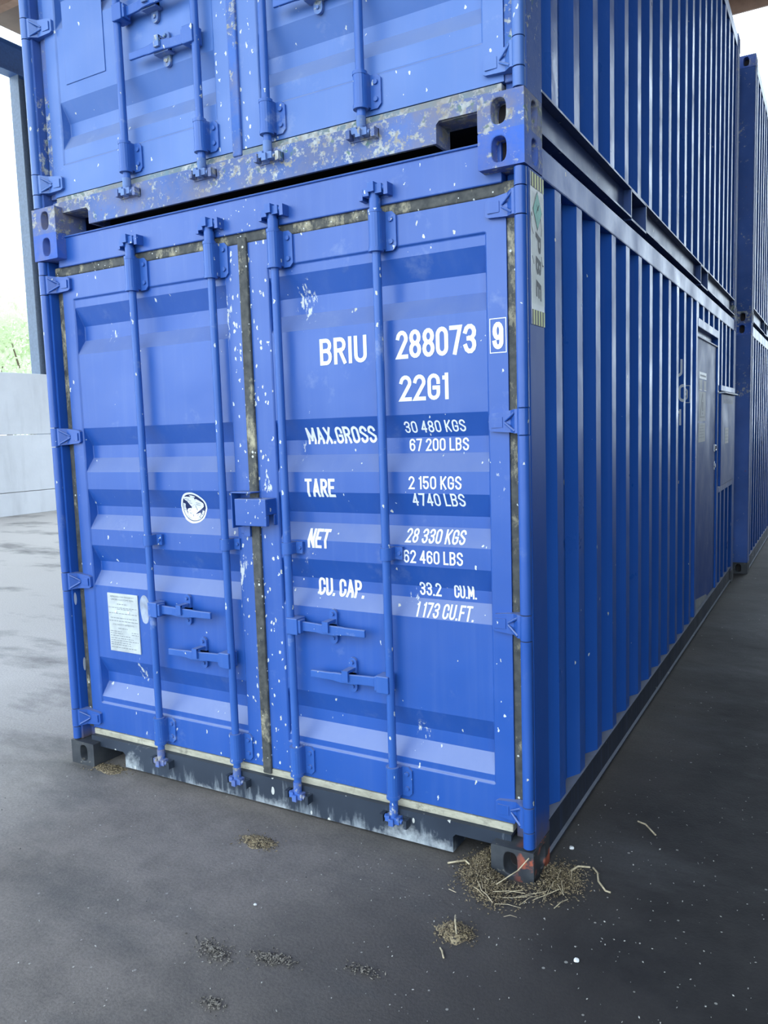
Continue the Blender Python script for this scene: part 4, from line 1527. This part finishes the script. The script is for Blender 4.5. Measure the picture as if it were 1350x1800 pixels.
flat_shape('warning_mark', *quadf(3.985, 1.664, 4.015, 1.68), M_INK, sdo, on_sdoor(3), normal=(1, 0, 0))
sign('notice_plate', 3.81, 1.455, 4.16, 1.600, M_SIGN)
for k in range(5):
    sign('sign_print', 3.86, 1.575 - k * .022, 4.11 - .03 * (k % 2), 1.583 - k * .022, M_INK_FAINT, 1)
mb = MB()
for k in range(12):
    a0, a1 = 2 * math.pi * k / 12, 2 * math.pi * (k + 1) / 12
    mb.tube((DX + 0.010, 4.70 + .038 * math.cos(a0), 1.385 + .022 * math.sin(a0)), (DX + 0.010, 4.70 + .038 * math.cos(a1), 1.385 + .022 * math.sin(a1)), 0.0055, n=6)
mb.box(DX, DX + 0.01, 4.655, 4.672, 1.355, 1.415)
mb.build('pull_ring', M_STEEL, sdo)
mb = MB()
mb.tube((DX, 4.69, 1.235), (DX + 0.012, 4.69, 1.235), 0.018, n=12)
mb.box(DX, DX + 0.006, 4.675, 4.705, 1.20, 1.27)
mb.build('lock_cylinder', M_STEEL, sdo)
# bare metal corner at the foot of the door
flat_shape('kick_plate', [(3.665, 0.172), (4.35, 0.172), (4.30, 0.20), (3.665, 0.275)], [(0, 1, 2, 3)], M_SIGN, sdo, on_sdoor(0), normal=(1, 0, 0))

# ---- control box cover beside that door
cb = MB()
cb.box(CW - 0.05, CW + 0.014, 4.862, 5.830, 1.042, 1.845)
cbo = cb.build('control_box', M_SIDE_FLAT, low, 0.006)
MB().box(CW - 0.05, CW + 0.045, 4.862, 5.850, 1.845, 1.858).build('box_lid', M_WHITE_OLD, cbo, 0.003)
BX = CW + 0.014


def on_box(u, v):
    return (BX + 0.0008, u, v)


letters('CONTROL BOX', (5.02, 1.760, 5.70, 1.800), M_INK_FAINT, cbo, on_box, normal=(1, 0, 0))
flat_shape('box_notice', *quadf(5.13, 1.405, 5.38, 1.545), M_SIGN, cbo, on_box, normal=(1, 0, 0))
for k in range(4):
    flat_shape('sign_print', *quadf(5.15, 1.515 - .03 * k, 5.36, 1.527 - .03 * k), M_INK_FAINT, cbo, lambda u, v: (BX + 0.0014, u, v), normal=(1, 0, 0))
MB().box(CW - 0.03, CW + 0.012, 4.862, 5.865, 1.868, 1.915).build('vent_sill', M_SIDE, low, 0.003)
fr = MB()
fr.box(CW - 0.06, CW - 0.002, 4.86, 5.87, 0.985, 1.040)
fr.build('box_shelf', M_SIDE, low, 0.004)
MB().box(CW - 0.07, CW - 0.052, 4.86, 5.87, 1.0, 1.92).build('box_backing', M_SIDE, low)

# ------------------------------------------------------------------ small litter on the ground
def mat_grain(name, a, b, c):
    t = NT(name)
    d, cl = t.voro(220)
    cr = t.sep(cl)
    col = t.mix(cr[0], a, b)
    col = t.mix(t.math('GREATER_THAN', cr[1], 0.7), col, c)
    return t.fin(col, 0.75)


M_GRAIN = mat_grain('chaff', (0.12, 0.085, 0.05), (0.36, 0.29, 0.17), (0.045, 0.035, 0.025))
M_CHAFF = mat_grain('grey_chaff', (0.10, 0.085, 0.07), (0.32, 0.29, 0.24), (0.025, 0.022, 0.02))
M_STRAW = mat_simple('dry_straw', (0.48, 0.40, 0.26), 0.6, var=0.35, scale=60)
M_GRIT = mat_grain('grit', (0.30, 0.29, 0.27), (0.50, 0.48, 0.44), (0.05, 0.05, 0.05))
M_PEB = mat_simple('white_stone', (0.75, 0.75, 0.74), 0.7)


def grain(mb, p, L_, r, R_):
    d = Vector((R_.gauss(0, 1), R_.gauss(0, 1), R_.gauss(0, .45))).normalized()
    e = d.orthogonal().normalized()
    f = d.cross(e)
    p = Vector(p)
    v = [p - d * L_, p + e * r, p + f * r, p - e * r, p - f * r, p + d * L_]
    mb.add(v, [(0, 2, 1), (0, 3, 2), (0, 4, 3), (0, 1, 4), (5, 1, 2), (5, 2, 3), (5, 3, 4), (5, 4, 1)])


def pile(name, cx, cy, rx, ry, h, n, mat, label, seed, size=(0.003, 0.007), ang=0.0, skip=None):
    R_ = random.Random(seed)
    mb = MB()
    # mound
    N, Rg = 22, 5
    v = [(cx, cy, h * 0.8)]
    for j in range(1, Rg + 1):
        for i in range(N):
            a = 2 * math.pi * i / N
            rr = j / Rg * (1 + 0.18 * math.sin(3 * a + seed) + 0.10 * math.sin(7 * a + seed * 2))
            x_, y_ = rx * rr * math.cos(a), ry * rr * math.sin(a)
            z_ = h * 0.8 * max(0, 1 - (j / Rg) ** 1.6) - (0.004 if j == Rg else 0)
            v.append((cx + x_ * math.cos(ang) - y_ * math.sin(ang), cy + x_ * math.sin(ang) + y_ * math.cos(ang), z_ + R_.uniform(0, .003) * (j < Rg)))
    f = [(0, 1 + i, 1 + (i + 1) % N) for i in range(N)]
    for j in range(Rg - 1):
        for i in range(N):
            a, b = 1 + j * N + i, 1 + j * N + (i + 1) % N
            f.append((a, a + N, b + N, b))
    if h > 0.004:
        mb.add(v, f, True)
    for _ in range(n):
        a = R_.uniform(0, 2 * math.pi)
        rr = min(1.7, abs(R_.gauss(0, 0.55)))
        x_, y_ = rx * rr * math.cos(a), ry * rr * math.sin(a)
        z_ = h * 0.85 * max(0, 1 - rr ** 1.6) + 0.003
        px, py = cx + x_ * math.cos(ang) - y_ * math.sin(ang), cy + x_ * math.sin(ang) + y_ * math.cos(ang)
        if skip and skip(px, py):
            continue
        L_ = R_.uniform(*size)
        grain(mb, (px, py, z_), L_, L_ * R_.uniform(.25, .5), R_)
    o = mb.build(name, mat)
    tag(o, label, 'debris', kind='stuff')
    return o


INBOX = lambda x_, y_: (2.27 < x_ < 2.445 and -0.005 < y_ < 0.18)
pile('chaff_pile', 2.300, -0.370, 0.060, 0.050, 0.030, 1100, M_GRAIN, 'small conical heap of grain chaff in front of the right corner casting', 5)
pile('chaff_pile', 1.36, -0.205, 0.085, 0.045, 0.014, 800, M_GRAIN, 'flat pale chaff heap before the middle of the dark sill', 6)
pile('chaff_scatter', 1.66, -0.80, 0.09, 0.04, 0.004, 420, M_CHAFF, 'left half of the thin chaff drift on the tarmac in the lower foreground', 8, ang=-0.2)
pile('chaff_scatter', 1.85, -0.745, 0.075, 0.032, 0.004, 380, M_CHAFF, 'right half of the thin chaff drift on the tarmac in the lower foreground', 9, ang=0.2)
pile('chaff_scatter', 1.815, -0.98, 0.045, 0.028, 0.004, 190, M_CHAFF, 'tiny chaff patch nearest the bottom edge of the picture', 10)
pile('chaff_scatter', 2.13, -0.66, 0.07, 0.025, 0.003, 130, M_CHAFF, 'sparse chaff flecks right of the chaff drift in the lower foreground', 12)
pile('chaff_scatter', 0.24, 0.02, 0.12, 0.05, 0.008, 380, M_GRAIN, 'brown chaff swept against the far left corner casting', 11, skip=lambda x_, y_: x_ < 0.165 and y_ > -0.005)

# ring of chaff around the near corner casting
R_ = random.Random(21)
mb = MB()
for _ in range(5200):
    a = R_.uniform(math.radians(-200), math.radians(40))
    rr = abs(R_.gauss(0.145, 0.040) + 0.02 * math.sin(3 * a + 1))
    if R_.random() > 0.55 + 0.45 * math.sin(2.3 * a + 0.4):
        continue
    px, py = 2.375 + rr * math.cos(a) * 0.90, 0.025 + rr * math.sin(a) * 0.95
    if INBOX(px, py):
        continue
    z_ = max(0.003, 0.035 * (1 - abs(rr - 0.125) / 0.09)) * R_.uniform(0.1, 1.0) + 0.002
    L_ = R_.uniform(0.003, 0.0075)
    grain(mb, (px, py, z_), L_, L_ * R_.uniform(.25, .5), R_)
for _ in range(2200):
    px, py = R_.gauss(2.235, 0.035), R_.gauss(0.02, 0.055)
    if INBOX(px, py):
        continue
    L_ = R_.uniform(0.003, 0.007)
    grain(mb, (px, py, max(0.003, R_.uniform(0, 0.05) * (1 - abs(px - 2.245) / .08))), L_, L_ * .4, R_)
for _ in range(700):
    px, py = R_.gauss(2.50, 0.045), R_.gauss(0.10, 0.05)
    if px < 2.445:
        continue
    L_ = R_.uniform(0.003, 0.007)
    grain(mb, (px, py, 0.004), L_, L_ * .4, R_)
tag(mb.build('chaff_ring', M_GRAIN), 'loose chaff and seed husks heaped round the near corner casting', 'debris', kind='stuff')


def straw(name, pts, r, label, group=None, mat=None, cat='straw'):
    mb = MB()
    mb.path([Vector(p) for p in pts], r, 5)
    o = mb.build(name, mat or M_STRAW)
    tag(o, label, cat, group)
    return o


# stalks in the ring
for k in range(26):
    a = R_.uniform(math.radians(-175), math.radians(40))
    rr = R_.gauss(0.165, 0.04)
    px, py = 2.375 + rr * .92 * math.cos(a), 0.0 + rr * .92 * math.sin(a)
    if INBOX(px, py) or rr < 0.11:
        continue
    d = a + math.pi / 2 + R_.gauss(0, .5)
    L_ = R_.uniform(0.02, 0.06)
    z_ = R_.uniform(0.012, 0.035)
    p0 = (px - math.cos(d) * L_, py - math.sin(d) * L_, z_)
    p1 = (px + math.cos(d) * L_, py + math.sin(d) * L_, z_ + R_.uniform(-.008, .012))
    if INBOX(*p0[:2]) or INBOX(*p1[:2]):
        continue
    straw('straw_stalk', [p0, (px, py, z_ + 0.004), p1], R_.uniform(0.0009, 0.0016), 'dry straw stalk lying in the chaff round the near corner casting', 'straw stalks round the corner casting')
straw('straw_stalk', [(2.335, -0.10, 0.03), (2.39, -0.03, 0.06), (2.425, -0.012, 0.105)], 0.0022, 'long straw leaning up against the near corner casting')
straw('straw_stalk', [(2.325, -0.41, 0.03), (2.300, -0.365, 0.042), (2.285, -0.33, 0.034)], 0.003, 'pale straw lying across the small conical chaff heap')
straw('straw_stalk', [(2.322, -0.50, 0.004), (2.305, -0.475, 0.005), (2.292, -0.462, 0.004)], 0.003, 'short pale straw bit just before the conical chaff heap')
straw('twig', [(2.595, 0.20, 0.004), (2.62, 0.165, 0.010), (2.635, 0.12, 0.006), (2.672, 0.075, 0.004), (2.690, 0.073, 0.004)], 0.0035, 'forked dry twig on the ground right of the near corner casting', None, M_STRAW, 'twig')
straw('twig', [(2.53, 0.14, 0.006), (2.548, 0.172, 0.012), (2.585, 0.195, 0.006)], 0.004, 'curled dry leaf stalk next to the near corner post', None, M_STRAW, 'twig')
straw('twig', [(2.665, 0.62, 0.004), (2.70, 0.60, 0.008), (2.75, 0.54, 0.004)], 0.0035, 'thin twig lying in the dark lane beside the bottom rail', None, M_STRAW, 'twig')
straw('twig', [(2.105, -0.01, 0.004), (2.135, 0.0, 0.012), (2.16, 0.03, 0.008), (2.185, 0.015, 0.005)], 0.004, 'dry grass tuft at the right sill cut-out', None, M_STRAW, 'twig')


def pebble(x_, y_, r_, label, seed):
    R2 = random.Random(seed)
    bm = bmesh.new()
    bmesh.ops.create_icosphere(bm, subdivisions=2, radius=r_)
    for v in bm.verts:
        v.co *= R2.uniform(.82, 1.12)
        v.co.z *= 0.6
    me = bpy.data.meshes.new('pebble')
    bm.to_mesh(me)
    bm.free()
    o = link('pebble', me, M_PEB, None, (x_, y_, r_ * .45))
    tag(o, label, 'pebble', 'white pebbles on the tarmac')


pebble(2.685, -0.325, 0.009, 'white pebble on the tarmac right of the conical chaff heap', 1)
pebble(0.795, -1.055, 0.009, 'white pebble at the left edge of the foreground', 2)
pebble(2.962, -0.512, 0.010, 'white pebble near the lower right corner of the picture', 3)
pebble(1.62, -0.545, 0.006, 'small white pebble between the flat chaff heap and the chaff drift', 4)
pebble(2.485, 0.30, 0.010, 'white pebble resting by the foot of the bottom side rail', 5)

# grit flecks strewn over the tarmac
R_ = random.Random(77)
mb = MB()
for _ in range(5200):
    px = R_.uniform(-0.8, 3.8)
    py = R_.uniform(-1.5, 2.6)
    if 0 < px < 2.45 and py > -0.01:
        continue
    if R_.random() > 0.25 + 0.75 * math.exp(-((px - 2.45) ** 2 + (py + 0.1) ** 2) / 0.5):
        continue
    L_ = R_.uniform(0.0015, 0.005)
    grain(mb, (px, py, 0.002), L_, L_ * R_.uniform(.3, .7), R_)
tag(mb.build('ground_flecks', M_GRIT), 'pale grit and husk flecks strewn over the dark tarmac', 'debris', kind='stuff')
